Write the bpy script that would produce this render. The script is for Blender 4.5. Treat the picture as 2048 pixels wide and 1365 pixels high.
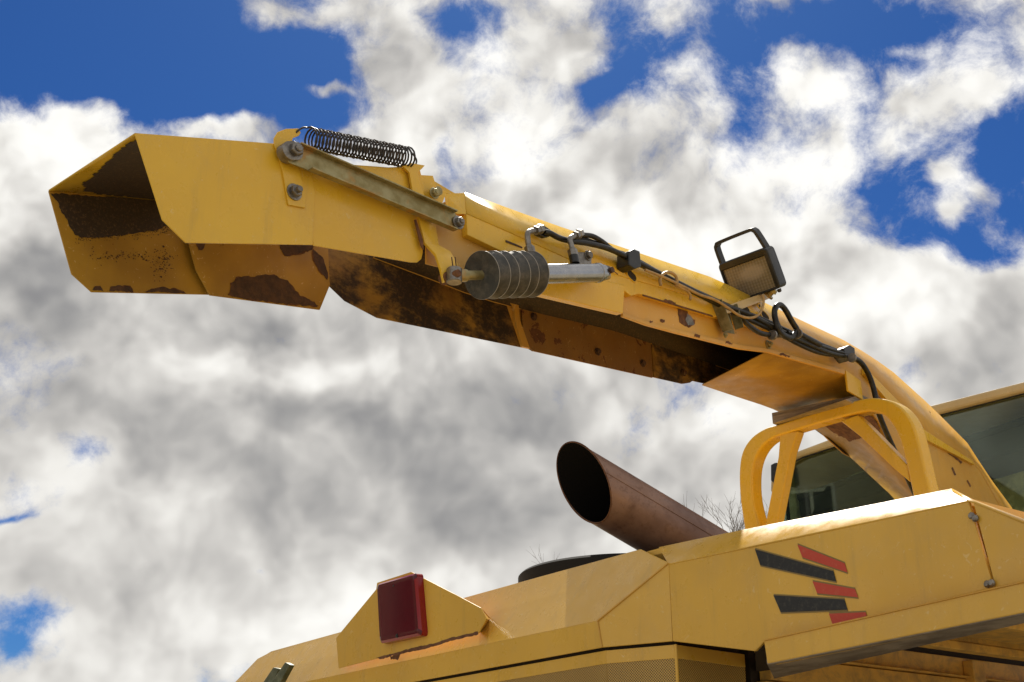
import bpy, bmesh, math, random
from mathutils import Vector, Matrix, Euler

scene = bpy.context.scene
for o in list(bpy.data.objects):
    bpy.data.objects.remove(o, do_unlink=True)
COL = scene.collection
random.seed(7)

# ------------------------------------------------------------------ camera
cam_data = bpy.data.cameras.new("camera")
cam_data.sensor_width = 36.0
cam_data.lens = 43.0664
cam_data.clip_start = 0.05
cam_data.clip_end = 3000.0
cam = bpy.data.objects.new("camera", cam_data)
COL.objects.link(cam)
PITCH = math.radians(22.15334)
cam.location = (0.0, 0.0, 1.6)
cam.rotation_euler = (math.pi / 2 + PITCH, 0.0, 0.0)
scene.camera = cam

# ------------------------------------------------------------------ sun, exposure
SUN_AZ, SUN_EL = math.radians(2.0), math.radians(52.0)
SUN_DIR = Vector((math.sin(SUN_AZ) * math.cos(SUN_EL), math.cos(SUN_AZ) * math.cos(SUN_EL), math.sin(SUN_EL)))
sun_data = bpy.data.lights.new("sun", 'SUN')
sun_data.energy = 4.6
sun_data.angle = math.radians(0.55)
sun_data.color = (1.0, 0.94, 0.84)
sun = bpy.data.objects.new("sun", sun_data)
COL.objects.link(sun)
sun.rotation_euler = SUN_DIR.to_track_quat('Z', 'Y').to_euler()
sun.location = (0, 0, 30)
vs = scene.view_settings
vs.view_transform = 'Standard'
vs.look = 'None'
vs.exposure = 0.40
vs.gamma = 1.0
vs.use_curve_mapping = False

# ------------------------------------------------------------------ sky with clouds
world = bpy.data.worlds.new("World")
scene.world = world
world.use_nodes = True
world.cycles.sampling_method = 'NONE'
WT = world.node_tree
WT.nodes.clear()
WN, WL = WT.nodes, WT.links

def wmath(op, a, b=None, c=None, clamp=False):
    n = WN.new('ShaderNodeMath'); n.operation = op; n.use_clamp = clamp
    for i, v in enumerate((a, b, c)):
        if v is None: continue
        if isinstance(v, (int, float)): n.inputs[i].default_value = v
        else: WL.new(v, n.inputs[i])
    return n.outputs[0]

def wvec(op, a, b=None, scale=None):
    n = WN.new('ShaderNodeVectorMath'); n.operation = op
    for i, v in enumerate((a, b)):
        if v is None: continue
        if isinstance(v, tuple): n.inputs[i].default_value = v
        else: WL.new(v, n.inputs[i])
    if scale is not None: n.inputs['Scale'].default_value = scale
    return n

def wnoise(vec, scale, detail, rough, dist=0.0, lac=2.0):
    n = WN.new('ShaderNodeTexNoise'); n.noise_dimensions = '3D'
    WL.new(vec, n.inputs['Vector'])
    n.inputs['Scale'].default_value = scale; n.inputs['Detail'].default_value = detail
    n.inputs['Roughness'].default_value = rough; n.inputs['Distortion'].default_value = dist
    n.inputs['Lacunarity'].default_value = lac
    return n

def wblob(uv, d, rx, ry, acc, wt):
    # adds a soft elliptic patch of sky around direction d; half sizes in radians
    v = WN.new('ShaderNodeVectorMath'); v.operation = 'MULTIPLY_ADD'
    WL.new(uv, v.inputs[0])
    f = d.dot(FWD); u0, v0 = d.x / f, d.dot(UPV) / f
    v.inputs[1].default_value = (1 / rx, 1 / ry, 0.0); v.inputs[2].default_value = (-u0 / rx, -v0 / ry, 0.0)
    dt = wvec('DOT_PRODUCT', v.outputs[0], v.outputs[0]).outputs['Value']
    g = wmath('POWER', 0.36788, dt)
    return wmath('MULTIPLY', g, wt) if acc is None else wmath('MULTIPLY_ADD', g, wt, acc)

FWD = Vector((0, math.cos(PITCH), math.sin(PITCH))); UPV = Vector((0, -math.sin(PITCH), math.cos(PITCH)))   # middle of the cloud bank

PX = 1 / 2450.0
# (direction, half width, half height, roll, weight): openings (-) and banks (+) of the cloud cover
COVER = [
    ((-0.334, 0.7629, 0.5536), 340, 105, 0, -3.20), ((-0.2235, 0.8084, 0.5446), 170, 105, 0, -3.00), ((-0.1516, 0.8198, 0.5523), 110, 80, 0, -1.60), ((-0.2659, 0.7867, 0.5571), 150, 130, 0, -1.40),
    ((-0.0471, 0.8062, 0.5898), 52, 40, 0, -1.50), ((0.0576, 0.8355, 0.5464), 48, 30, 0, -1.60), ((-0.052, 0.8598, 0.5079), 26, 55, 0, -1.00), 
    ((0.1129, 0.8109, 0.5742), 85, 58, 0, -1.01), ((0.0901, 0.8303, 0.55), 80, 36, 0, -0.78), ((0.2394, 0.7714, 0.5896), 330, 40, 0, -1.09), ((0.1625, 0.7963, 0.5826), 70, 60, 0, -0.94),
    ((0.3626, 0.7948, 0.4867), 60, 150, 0, -0.94), ((0.3176, 0.8315, 0.4558), 150, 66, 0, -0.86), ((0.2886, 0.8263, 0.4837), 60, 50, 0, -0.70), ((0.3392, 0.8425, 0.4185), 130, 36, 0, -1.56),
    ((0.365, 0.82, 0.4409), 100, 90, 0, -0.86), ((0.2779, 0.8081, 0.5194), 30, 80, 0, -0.86), ((0.1787, 0.8381, 0.5155), 30, 40, 0, -1.09), 
    ((0.3174, 0.7632, 0.5629), 140, 55, 0, -0.86), ((0.1789, 0.8116, 0.5561), 60, 60, 0, -0.78),
    ((-0.3245, 0.9047, 0.276), 62, 40, 0, -1.90), ((-0.3577, 0.9212, 0.1532), 60, 42, 0, -1.70), ((-0.1131, 0.9229, 0.3681), 75, 15, 0, -1.90), ((-0.1981, 0.961, 0.1929), 30, 10, 0, -1.50),
    ((-0.3728, 0.8998, 0.2268), 45, 11, 0, -1.60), ((-0.3706, 0.9202, 0.1259), 40, 40, 0, -1.40), 
    ((-0.3619, 0.795, 0.4868), 150, 48, 0, 1.60), ((-0.3224, 0.7963, 0.5118), 40, 40, 0, 1.20), ((-0.2454, 0.8243, 0.5102), 55, 28, 0, 1.60), ((-0.214, 0.832, 0.5118), 60, 24, 0, 1.20), ((-0.1576, 0.8222, 0.5469), 62, 14, 0, 2.20),
    ((-0.2027, 0.7847, 0.5857), 50, 45, 0, 1.60), ((-0.1534, 0.7862, 0.5986), 110, 34, 0, 1.60), ((-0.1046, 0.8182, 0.5653), 80, 70, 0, 1.20), ((-0.0938, 0.849, 0.5199), 70, 40, 0, 0.80), ((-0.0097, 0.8486, 0.529), 180, 120, 0, 1.00),
    ((0.038, 0.8087, 0.5869), 90, 80, 0, 0.70), ((0.12, 0.7956, 0.5938), 60, 40, 0, 0.94), ((0.2382, 0.7969, 0.5551), 70, 60, 0, 1.17), ((0.2091, 0.8067, 0.5527), 60, 50, 0, 0.70), ((0.3207, 0.7897, 0.5231), 70, 75, 0, 1.09), ((0.3505, 0.7788, 0.5202), 40, 40, 0, 0.94),
    ((0.2891, 0.7939, 0.5349), 40, 60, 0, 0.94), ((0.3038, 0.7668, 0.5655), 45, 22, 0, 1.09), ((0.3698, 0.7478, 0.5515), 45, 40, 0, 1.17), ((0.3307, 0.8201, 0.4669), 24, 28, 0, 1.40), ((0.3514, 0.8192, 0.4533), 34, 38, 0, 1.48), ((0.3352, 0.8334, 0.4395), 20, 40, 0, 1.33),
    ((0.0914, 0.8808, 0.4645), 260, 90, 0, 0.78), ((0.24, 0.8177, 0.5233), 360, 200, 0, -0.70), ((0.0224, 0.8291, 0.5586), 200, 110, 0, -0.50), ((-0.2891, 0.8431, 0.4534), 300, 110, 0, 1.00), ((-0.0098, 0.9061, 0.4228), 250, 120, 0, 0.90), ((0.284, 0.8754, 0.3912), 300, 110, 0, 1.60), ((0.3793, 0.8353, 0.3981), 70, 50, 0, 1.20), ((-0.1306, 0.9477, 0.2912), 620, 300, 0, 2.10), ((-0.3451, 0.8372, 0.4243), 300, 150, 0, 1.20), ((-0.2491, 0.9531, 0.1719), 260, 120, 0, 0.90), ((-0.3039, 0.9318, 0.1985), 120, 60, 0, 0.80),
]
# light (+) and shade (-) inside the clouds
SHADE = [
    ((-0.1067, 0.9504, 0.292), 330, 170, 8, -0.24), ((0.0147, 0.9444, 0.3284), 110, 70, 10, -0.20), ((-0.05, 0.9707, 0.2352), 260, 90, 0, -0.16), ((-0.1858, 0.9307, 0.3152), 130, 90, 0, -0.10),
    ((0.0307, 0.8626, 0.5049), 260, 110, -30, 0.16), ((0.2382, 0.7969, 0.5551), 80, 70, 0, 0.20), ((0.1907, 0.8995, 0.3932), 330, 130, 0, 0.18), ((0.3366, 0.8628, 0.3772), 220, 90, 0, 0.12), ((0.3668, 0.8627, 0.3482), 120, 60, 0, -0.22),
    ((-0.1548, 0.9235, 0.351), 180, 45, -6, 0.22), ((-0.0057, 0.9616, 0.2743), 60, 70, 30, 0.20), ((-0.0098, 0.9288, 0.3704), 160, 60, -15, 0.14), ((-0.3421, 0.8013, 0.4907), 190, 80, 0, 0.20), ((-0.336, 0.8661, 0.3702), 180, 60, 0, -0.16), ((-0.3655, 0.8386, 0.4039), 130, 50, 0, -0.12),
    ((-0.2519, 0.9387, 0.2354), 90, 70, 0, 0.12), ((-0.1285, 0.9745, 0.1837), 200, 70, -15, 0.24), ((-0.3336, 0.9335, 0.1313), 150, 70, 0, 0.08), ((0.1632, 0.9345, 0.3164), 90, 60, 0, 0.10), ((0.1119, 0.9137, 0.3906), 200, 60, 0, 0.12),
    
]

tc = WN.new('ShaderNodeTexCoord')
DIRV = tc.outputs['Generated']
# slow warp shared by everything, so the banks get billowing outlines
w1 = wnoise(DIRV, 7.0, 4.0, 0.55)
w1o = wvec('SUBTRACT', w1.outputs['Color'], (0.5, 0.5, 0.5)).outputs[0]
wm = WN.new('ShaderNodeVectorMath'); wm.operation = 'MULTIPLY_ADD'
WL.new(w1o, wm.inputs[0]); wm.inputs[1].default_value = (0.085, 0.085, 0.085); WL.new(DIRV, wm.inputs[2])
WARP = wm.outputs[0]
den = wmath('MAXIMUM', wvec('DOT_PRODUCT', WARP, tuple(FWD)).outputs['Value'], 0.08)
cmb = WN.new('ShaderNodeCombineXYZ')
WL.new(wmath('DIVIDE', wvec('DOT_PRODUCT', WARP, (1.0, 0.0, 0.0)).outputs['Value'], den), cmb.inputs[0])
WL.new(wmath('DIVIDE', wvec('DOT_PRODUCT', WARP, tuple(UPV)).outputs['Value'], den), cmb.inputs[1])
UVW = cmb.outputs[0]
def bank(table, k):
    acc = None
    last = UVW
    for i, (d, rx, ry, roll, wt) in enumerate(table):
        if i and i % 8 == 0:            # evaluate the patches in small batches
            ch = WN.new('ShaderNodeVectorMath'); ch.operation = 'MULTIPLY_ADD'
            WL.new(acc, ch.inputs[0]); ch.inputs[1].default_value = (1e-9, 1e-9, 1e-9); WL.new(UVW, ch.inputs[2])
            last = ch.outputs[0]
        acc = wblob(last, Vector(d), rx * PX * k, ry * PX * k, acc, wt)
    return acc
cover = bank(COVER, 1.10)
chs = WN.new('ShaderNodeVectorMath'); chs.operation = 'MULTIPLY_ADD'
WL.new(cover, chs.inputs[0]); chs.inputs[1].default_value = (1e-9, 1e-9, 1e-9); WL.new(UVW, chs.inputs[2]); UVW = chs.outputs[0]
shade = bank(SHADE, 1.15)
WARP2 = wvec('MULTIPLY_ADD', w1o, (0.055, 0.055, 0.055)); WL.new(DIRV, WARP2.inputs[2]); WARP2 = WARP2.outputs[0]
def billow(vec, scale, detail):
    # rounded cauliflower heads
    v = WN.new('ShaderNodeTexVoronoi'); v.feature = 'SMOOTH_F1' if False else 'F1'; v.normalize = True
    WL.new(vec, v.inputs['Vector'])
    v.inputs['Scale'].default_value = scale; v.inputs['Detail'].default_value = detail
    v.inputs['Roughness'].default_value = 0.55; v.inputs['Lacunarity'].default_value = 2.3
    return v.outputs['Distance']
fine_ = wnoise(WARP2, 40.0, 2.0, 0.6)
wv = wvec('MULTIPLY_ADD', wvec('SUBTRACT', fine_.outputs['Color'], (0.5, 0.5, 0.5)).outputs[0], (0.020, 0.020, 0.020)); WL.new(WARP2, wv.inputs[2])
WARP3 = wv.outputs[0]
ns = wnoise(WARP2, 10.0, 9.0, 0.65, 0.0, 2.2).outputs[0]
bl = billow(WARP3, 13.0, 1.0)
bl2 = billow(wvec('ADD', WARP3, tuple(SUN_DIR * 0.010 + Vector((0, 0, 0.014)))).outputs[0], 13.0, 1.0)
det = wmath('ADD', wmath('MULTIPLY', ns, 0.72), wmath('MULTIPLY', wmath('SUBTRACT', 0.72, bl), 0.36))
det2 = wmath('SUBTRACT', wmath('MULTIPLY', wnoise(WARP2, 9.0, 3.0, 0.55, 0.0, 2.15).outputs[0], 0.7), wmath('MULTIPLY', bl, 0.30))
det3 = wmath('SUBTRACT', wmath('MULTIPLY', wnoise(wvec('ADD', WARP2, tuple(SUN_DIR * 0.014 + Vector((0, 0, 0.020)))).outputs[0], 9.0, 3.0, 0.55, 0.0, 2.15).outputs[0], 0.7), wmath('MULTIPLY', bl2, 0.30))
dens = wmath('ADD', wmath('MULTIPLY_ADD', det, 8.4, -4.2 + 0.74), cover)
alpha = WN.new('ShaderNodeMapRange'); alpha.interpolation_type = 'SMOOTHSTEP'
WL.new(dens, alpha.inputs['Value'])
alpha.inputs['From Min'].default_value = -0.7; alpha.inputs['From Max'].default_value = 1.15
lum0 = wmath('SUBTRACT', det2, det3)
sep = WN.new('ShaderNodeSeparateXYZ'); WL.new(DIRV, sep.inputs[0])
crisp = WN.new('ShaderNodeMapRange'); WL.new(sep.outputs[2], crisp.inputs['Value'])      # low banks are farther away and softer
crisp.inputs['From Min'].default_value = 0.22; crisp.inputs['From Max'].default_value = 0.50
crisp.inputs['To Min'].default_value = 0.38; crisp.inputs['To Max'].default_value = 0.85
lum = wmath('ADD', wmath('MULTIPLY_ADD', lum0, wmath('MULTIPLY_ADD', crisp.outputs[0], 2.2, 0.75), 0.655), shade)
lum = wmath('MULTIPLY_ADD', wmath('SUBTRACT', ns, 0.5), wmath('MULTIPLY', crisp.outputs[0], 0.8), lum)
lum = wmath('ADD', lum, wmath('MINIMUM', wmath('MAXIMUM', wmath('MULTIPLY', wmath('SUBTRACT', dens, 1.2), -0.045), -0.12), 0.02))
ramp = WN.new('ShaderNodeValToRGB')
WL.new(lum, ramp.inputs[0])
ramp.color_ramp.interpolation = 'B_SPLINE'
ramp.color_ramp.elements[0].position = 0.0; ramp.color_ramp.elements[0].color = (0.20, 0.20, 0.21, 1)
ramp.color_ramp.elements[1].position = 1.0; ramp.color_ramp.elements[1].color = (0.95, 0.935, 0.90, 1)
e = ramp.color_ramp.elements.new(0.3); e.color = (0.32, 0.315, 0.31, 1)
e = ramp.color_ramp.elements.new(0.6); e.color = (0.58, 0.56, 0.53, 1)
e = ramp.color_ramp.elements.new(0.85); e.color = (0.88, 0.865, 0.82, 1)
cl10 = wvec('SCALE', ramp.outputs[0], scale=8.5).outputs[0]

sky = WN.new('ShaderNodeTexSky'); sky.sky_type = 'NISHITA'
sky.sun_disc = False
sky.sun_elevation = SUN_EL
sky.sun_rotation = SUN_AZ
sky.altitude = 400.0
sky.air_density = 1.0; sky.dust_density = 0.4; sky.ozone_density = 3.0
deep = WN.new('ShaderNodeHueSaturation')
WL.new(sky.outputs[0], deep.inputs['Color'])
deep.inputs['Saturation'].default_value = 1.2
deep.inputs['Value'].default_value = 0.62
polar = wvec('MULTIPLY', deep.outputs[0], (0.27, 0.50, 0.82)).outputs[0]     # polarised, deepened blue
mix = WN.new('ShaderNodeMix'); mix.data_type = 'RGBA'
WL.new(alpha.outputs[0], mix.inputs[0])
WL.new(polar, mix.inputs[6]); WL.new(cl10, mix.inputs[7])
bg = WN.new('ShaderNodeBackground'); bg.inputs['Strength'].default_value = 0.10
WL.new(mix.outputs[2], bg.inputs['Color'])
wo_ = WN.new('ShaderNodeOutputWorld')
WL.new(bg.outputs[0], wo_.inputs['Surface'])

# ------------------------------------------------------------------ materials
MATS = {}
class NT:
    def __init__(s, name):
        s.m = bpy.data.materials.new(name); s.m.use_nodes = True
        s.t = s.m.node_tree; s.n, s.l = s.t.nodes, s.t.links
        s.b = s.n['Principled BSDF']
        s.tc = s.n.new('ShaderNodeTexCoord')
        MATS[name] = s.m
    def noise(s, scale, detail=6, rough=0.6, dist=0.0, vec=None, stretch=None):
        v = vec or s.tc.outputs['Object']
        if stretch:
            mp = s.n.new('ShaderNodeMapping'); mp.inputs['Scale'].default_value = stretch
            s.l.new(v, mp.inputs['Vector']); v = mp.outputs[0]
        n = s.n.new('ShaderNodeTexNoise'); s.l.new(v, n.inputs['Vector'])
        n.inputs['Scale'].default_value = scale; n.inputs['Detail'].default_value = detail
        n.inputs['Roughness'].default_value = rough; n.inputs['Distortion'].default_value = dist
        return n.outputs[0]
    def step(s, v, lo, hi, a=0.0, b=1.0):
        r = s.n.new('ShaderNodeMapRange'); r.interpolation_type = 'SMOOTHSTEP'
        s.l.new(v, r.inputs['Value'])
        r.inputs['From Min'].default_value = lo; r.inputs['From Max'].default_value = hi
        r.inputs['To Min'].default_value = a; r.inputs['To Max'].default_value = b
        return r.outputs[0]
    def math(s, op, a, b):
        n = s.n.new('ShaderNodeMath'); n.operation = op
        for i, v in enumerate((a, b)):
            if isinstance(v, (int, float)): n.inputs[i].default_value = v
            else: s.l.new(v, n.inputs[i])
        return n.outputs[0]
    def mix(s, f, a, b):
        n = s.n.new('ShaderNodeMix'); n.data_type = 'RGBA'
        if isinstance(f, (int, float)): n.inputs[0].default_value = f
        else: s.l.new(f, n.inputs[0])
        for i, v in ((6, a), (7, b)):
            if isinstance(v, tuple): n.inputs[i].default_value = (*v, 1.0)
            else: s.l.new(v, n.inputs[i])
        return n.outputs[2]
    def set(s, **k):
        for key, v in k.items():
            key = key.replace('_', ' ')
            i = s.b.inputs[key]
            if isinstance(v, tuple): i.default_value = (*v, 1.0)
            elif isinstance(v, (int, float)): i.default_value = v
            else: s.l.new(v, i)
        return s
    def bump(s, h, strength=0.2, dist=0.01):
        n = s.n.new('ShaderNodeBump'); n.inputs['Strength'].default_value = strength; n.inputs['Distance'].default_value = dist
        s.l.new(h, n.inputs['Height']); s.l.new(n.outputs[0], s.b.inputs['Normal'])
        return s

def paint(name, base, dark, rust=0.0, dust=0.15, rough=0.34, scale=1.0):
    s = NT(name)
    tone = s.noise(1.6 * scale, 4, 0.5)
    col = s.mix(s.step(tone, 0.3, 0.7), base, dark)
    if dust:
        d = s.math('MULTIPLY', s.step(s.noise(5.0, 8, 0.65), 0.46, 0.75), dust)
        col = s.mix(d, col, (0.36, 0.29, 0.19))
    streak = s.math('MULTIPLY', s.step(s.noise(16, 6, 0.7, 0.1, stretch=(1, 1, 0.10)), 0.52, 0.74), 0.22)
    col = s.mix(streak, col, (0.30, 0.20, 0.075))
    scr = s.math('MULTIPLY', s.step(s.noise(46, 2, 0.5, 2.5, stretch=(1, 0.25, 0.6)), 0.69, 0.71), 0.35)
    col = s.mix(scr, col, (0.80, 0.62, 0.32))
    fine = s.noise(60, 6, 0.7)
    if rust:
        big = s.noise(9, 9, 0.68, 0.3)
        th = 0.73 - rust * 0.2
        m = s.step(big, th, th + 0.015)
        specks = s.step(s.noise(85, 3, 0.6), 0.74 - rust * 0.08, 0.76 - rust * 0.08)
        m = s.math('MAXIMUM', m, s.math('MULTIPLY', specks, s.step(s.noise(6, 4, 0.6), 0.45, 0.6)))
        rc = s.mix(s.step(fine, 0.35, 0.65), (0.075, 0.028, 0.012), (0.16, 0.06, 0.022))
        col = s.mix(m, col, rc)
        rgh = s.math('MAXIMUM', s.math('MULTIPLY', m, 0.85), s.step(s.noise(14, 5, 0.6), 0.3, 0.7, rough - 0.06, rough + 0.12))
        s.set(Roughness=rgh)
    else:
        s.set(Roughness=s.step(s.noise(14, 5, 0.6), 0.3, 0.7, rough - 0.06, rough + 0.12))
    s.set(Base_Color=col)
    wob = s.noise(3.2, 2, 0.4)
    n1 = s.n.new('ShaderNodeBump'); n1.inputs['Strength'].default_value = 0.10; n1.inputs['Distance'].default_value = 0.03
    s.l.new(wob, n1.inputs['Height'])
    n2 = s.n.new('ShaderNodeBump'); n2.inputs['Strength'].default_value = 0.06; n2.inputs['Distance'].default_value = 0.004
    s.l.new(fine, n2.inputs['Height']); s.l.new(n1.outputs[0], n2.inputs['Normal'])
    s.l.new(n2.outputs[0], s.b.inputs['Normal'])
    return s.m

Y1, Y2 = (0.77, 0.47, 0.032), (0.70, 0.41, 0.024)
paint('yellow_paint', Y1, Y2, rust=0.0, dust=0.12, rough=0.29)
paint('yellow_worn', (0.66, 0.36, 0.05), (0.56, 0.29, 0.04), rust=0.28, dust=0.22, rough=0.4)
paint('yellow_rusty', (0.34, 0.18, 0.034), (0.20, 0.095, 0.026), rust=0.72, dust=0.10, rough=0.5)
paint('yellow_dirty_shaded', (0.47, 0.265, 0.028), (0.33, 0.175, 0.022), rust=0.22, dust=0.08, rough=0.45, scale=3.0)  # dirt and rust, with the shade of inner faces put into the base
paint('yellow_hood', (0.72, 0.425, 0.060), (0.64, 0.37, 0.048), rust=0.0, dust=0.14, rough=0.30)
paint('cream_paint', (0.60, 0.44, 0.20), (0.52, 0.37, 0.16), rust=0.0, dust=0.2, rough=0.35)

# crop-stained inside of the chute: yellow showing through dark residue
s = NT('stained_chute')
big = s.noise(3.6, 9, 0.66, 0.4)
st = s.noise(9.0, 8, 0.7, 0.2, stretch=(1, 1, 2.2))
mk = s.step(s.math('ADD', s.math('MULTIPLY', big, 0.6), s.math('MULTIPLY', st, 0.4)), 0.40, 0.56)
sp = s.step(s.noise(70, 5, 0.7), 0.52, 0.6)
yc = s.mix(s.step(s.noise(5, 5, 0.6), 0.35, 0.7), (0.36, 0.20, 0.032), (0.20, 0.10, 0.024))
dc = s.mix(sp, (0.026, 0.014, 0.008), (0.07, 0.034, 0.014))
s.set(Base_Color=s.mix(mk, yc, dc), Roughness=s.step(mk, 0, 1, 0.45, 0.8))
s.bump(s.noise(80, 6, 0.7), 0.25, 0.004)

s = NT('residue_and_shade')  # residue colour of the stains, also used for shade sheets inside the arm
sp = s.step(s.noise(110, 5, 0.75), 0.5, 0.66)
s.set(Base_Color=s.mix(sp, (0.036, 0.022, 0.013), (0.105, 0.062, 0.032)), Roughness=0.62)
s.bump(s.noise(120, 5, 0.7), 0.35, 0.003)

s = NT('rust')
rc = s.mix(s.step(s.noise(30, 8, 0.7), 0.35, 0.65), (0.085, 0.032, 0.014), (0.20, 0.085, 0.032))
s.set(Base_Color=rc, Roughness=0.85); s.bump(s.noise(90, 6, 0.7), 0.4, 0.003)
s = NT('dark_rust')
rc = s.mix(s.step(s.noise(30, 8, 0.7), 0.35, 0.65), (0.048, 0.022, 0.012), (0.10, 0.046, 0.022))
s.set(Base_Color=rc, Roughness=0.7); s.bump(s.noise(90, 6, 0.7), 0.4, 0.003)
s = NT('exhaust_steel')
n_ = s.noise(4, 8, 0.6, 0.3, stretch=(1, 1, 1))
rc = s.mix(s.step(n_, 0.35, 0.65), (0.17, 0.092, 0.066), (0.28, 0.165, 0.118))
rc = s.mix(s.step(s.noise(40, 8, 0.7), 0.5, 0.7, 0, 0.5), rc, (0.10, 0.04, 0.022))
s.set(Base_Color=rc, Roughness=s.step(s.noise(12, 6, 0.6), 0.3, 0.7, 0.38, 0.6), Metallic=0.35)
s = NT('soot'); s.set(Base_Color=(0.008, 0.007, 0.006), Roughness=0.95, Specular_IOR_Level=0.1)
s = NT('green_zinc')
s.set(Base_Color=s.mix(s.step(s.noise(22, 7, 0.65), 0.36, 0.64), (0.075, 0.085, 0.045), (0.17, 0.18, 0.11)), Roughness=0.45, Metallic=0.3)
s = NT('galvanised')
rc = s.mix(s.step(s.noise(14, 7, 0.65), 0.36, 0.64), (0.25, 0.20, 0.075), (0.38, 0.33, 0.17))
rc = s.mix(s.step(s.noise(5, 7, 0.65, 0.5), 0.52, 0.62, 0, 0.75), rc, (0.40, 0.21, 0.05))
s.set(Base_Color=rc, Roughness=s.step(s.noise(20, 5, 0.6), 0.3, 0.7, 0.36, 0.55), Metallic=0.55)
s = NT('olive_zinc')
s.set(Base_Color=s.mix(s.step(s.noise(18, 7, 0.65), 0.36, 0.64), (0.14, 0.125, 0.06), (0.27, 0.25, 0.15)), Roughness=0.4, Metallic=0.4)
s = NT('dull_steel')
rc = s.mix(s.step(s.noise(25, 6, 0.65), 0.36, 0.64), (0.17, 0.15, 0.13), (0.30, 0.28, 0.25))
s.set(Base_Color=rc, Roughness=0.42, Metallic=0.75)
s = NT('bright_steel')
s.set(Base_Color=s.mix(s.step(s.noise(18, 6, 0.6), 0.3, 0.7), (0.34, 0.345, 0.36), (0.42, 0.42, 0.43)), Metallic=1.0, Roughness=s.step(s.noise(6, 3, 0.5), 0.3, 0.7, 0.22, 0.30))
s = NT('spring_steel')
s.set(Base_Color=s.mix(s.step(s.noise(40, 5, 0.6), 0.4, 0.6), (0.014, 0.011, 0.009), (0.035, 0.022, 0.015)), Roughness=0.5)
s = NT('bellows_rubber')
dm = s.step(s.noise(22, 9, 0.72, 0.2), 0.42, 0.75)
s.set(Base_Color=s.mix(dm, (0.040, 0.040, 0.037), (0.12, 0.105, 0.085)), Roughness=0.55)
s.bump(s.noise(60, 5, 0.6), 0.15, 0.003)
s = NT('rubber_rim'); s.set(Base_Color=(0.34, 0.31, 0.27), Roughness=0.5)
s = NT('black_rubber')
s.set(Base_Color=s.mix(s.step(s.noise(35, 6, 0.65), 0.45, 0.65), (0.009, 0.0085, 0.008), (0.028, 0.025, 0.021)), Roughness=0.38, Specular_IOR_Level=0.35)
s.bump(s.noise(120, 3, 0.6), 0.1, 0.002)
s = NT('black_plastic')
s.set(Base_Color=s.mix(s.step(s.noise(20, 6, 0.65), 0.45, 0.7), (0.010, 0.010, 0.010), (0.022, 0.020, 0.018)), Roughness=0.38)
s = NT('cable_sheath'); s.set(Base_Color=s.mix(s.step(s.noise(20, 6, 0.65), 0.4, 0.6), (0.42, 0.25, 0.07), (0.30, 0.18, 0.06)), Roughness=0.5)
s = NT('lamp_glass')
w1 = s.n.new('ShaderNodeTexWave'); w1.wave_type = 'BANDS'; w1.bands_direction = 'X'
w1.inputs['Scale'].default_value = 5.5
w2 = s.n.new('ShaderNodeTexWave'); w2.wave_type = 'BANDS'; w2.bands_direction = 'Y'
w2.inputs['Scale'].default_value = 4.5
s.l.new(s.tc.outputs['UV'], w1.inputs['Vector']); s.l.new(s.tc.outputs['UV'], w2.inputs['Vector'])
rib = s.math('ADD', w1.outputs['Fac'], s.math('MULTIPLY', w2.outputs['Fac'], 0.6))
lc = s.mix(s.step(rib, 0.2, 1.5), (0.17, 0.135, 0.085), (0.235, 0.19, 0.125))
gr = s.n.new('ShaderNodeTexGradient'); gr.gradient_type = 'SPHERICAL'
gm = s.n.new('ShaderNodeMapping'); gm.vector_type = 'TEXTURE'; gm.inputs['Location'].default_value = (0.05, 0.05, 0); gm.inputs['Scale'].default_value = (0.34, 0.24, 1)
s.l.new(s.tc.outputs['UV'], gm.inputs['Vector']); s.l.new(gm.outputs[0], gr.inputs[0])
lc = s.mix(s.step(gr.outputs['Fac'], 0.0, 0.6, 0, 0.7), lc, (0.38, 0.31, 0.22))     # reflector bowl behind the ribbed glass
s.set(Base_Color=lc, Roughness=0.22)
s.bump(rib, 0.25, 0.003)
s = NT('reflector'); s.set(Base_Color=(0.34, 0.27, 0.20), Roughness=0.3)
s = NT('red_lens')
s.set(Base_Color=s.mix(s.step(s.noise(5, 5, 0.6), 0.3, 0.7), (0.075, 0.002, 0.007), (0.10, 0.004, 0.009)), Roughness=0.09, Specular_IOR_Level=0.4)
s = NT('red_lens_edge_lit'); s.set(Base_Color=(0.27, 0.008, 0.010), Roughness=0.14)  # light shining through the lens edge is put into a brighter red
s = NT('stripe_black')
s.set(Base_Color=s.mix(s.step(s.noise(70, 6, 0.75), 0.48, 0.70), (0.010, 0.010, 0.010), (0.05, 0.045, 0.035)), Roughness=0.45)
s = NT('stripe_red')
s.set(Base_Color=s.mix(s.step(s.noise(70, 6, 0.75), 0.50, 0.75), (0.50, 0.050, 0.022), (0.50, 0.13, 0.06)), Roughness=0.42)
s = NT('stripe_border'); s.set(Base_Color=(0.24, 0.16, 0.045), Roughness=0.5)
s = NT('grimy_steel')
gv = s.noise(7, 9, 0.7, 0.2, stretch=(0.6, 0.6, 8))
s.set(Base_Color=s.mix(s.step(gv, 0.36, 0.66), (0.14, 0.11, 0.085), (0.36, 0.29, 0.22)), Roughness=0.7)
s.bump(gv, 0.3, 0.004)
s = NT('under_paint')
g1 = s.noise(8, 9, 0.7, 0.5)
s.set(Base_Color=s.mix(s.step(g1, 0.42, 0.62), (0.80, 0.46, 0.09), (0.52, 0.30, 0.08)), Roughness=0.55)
s.bump(s.noise(50, 6, 0.7), 0.3, 0.004)
s = NT('dark_recess'); s.set(Base_Color=(0.028, 0.018, 0.010), Roughness=0.8)
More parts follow.
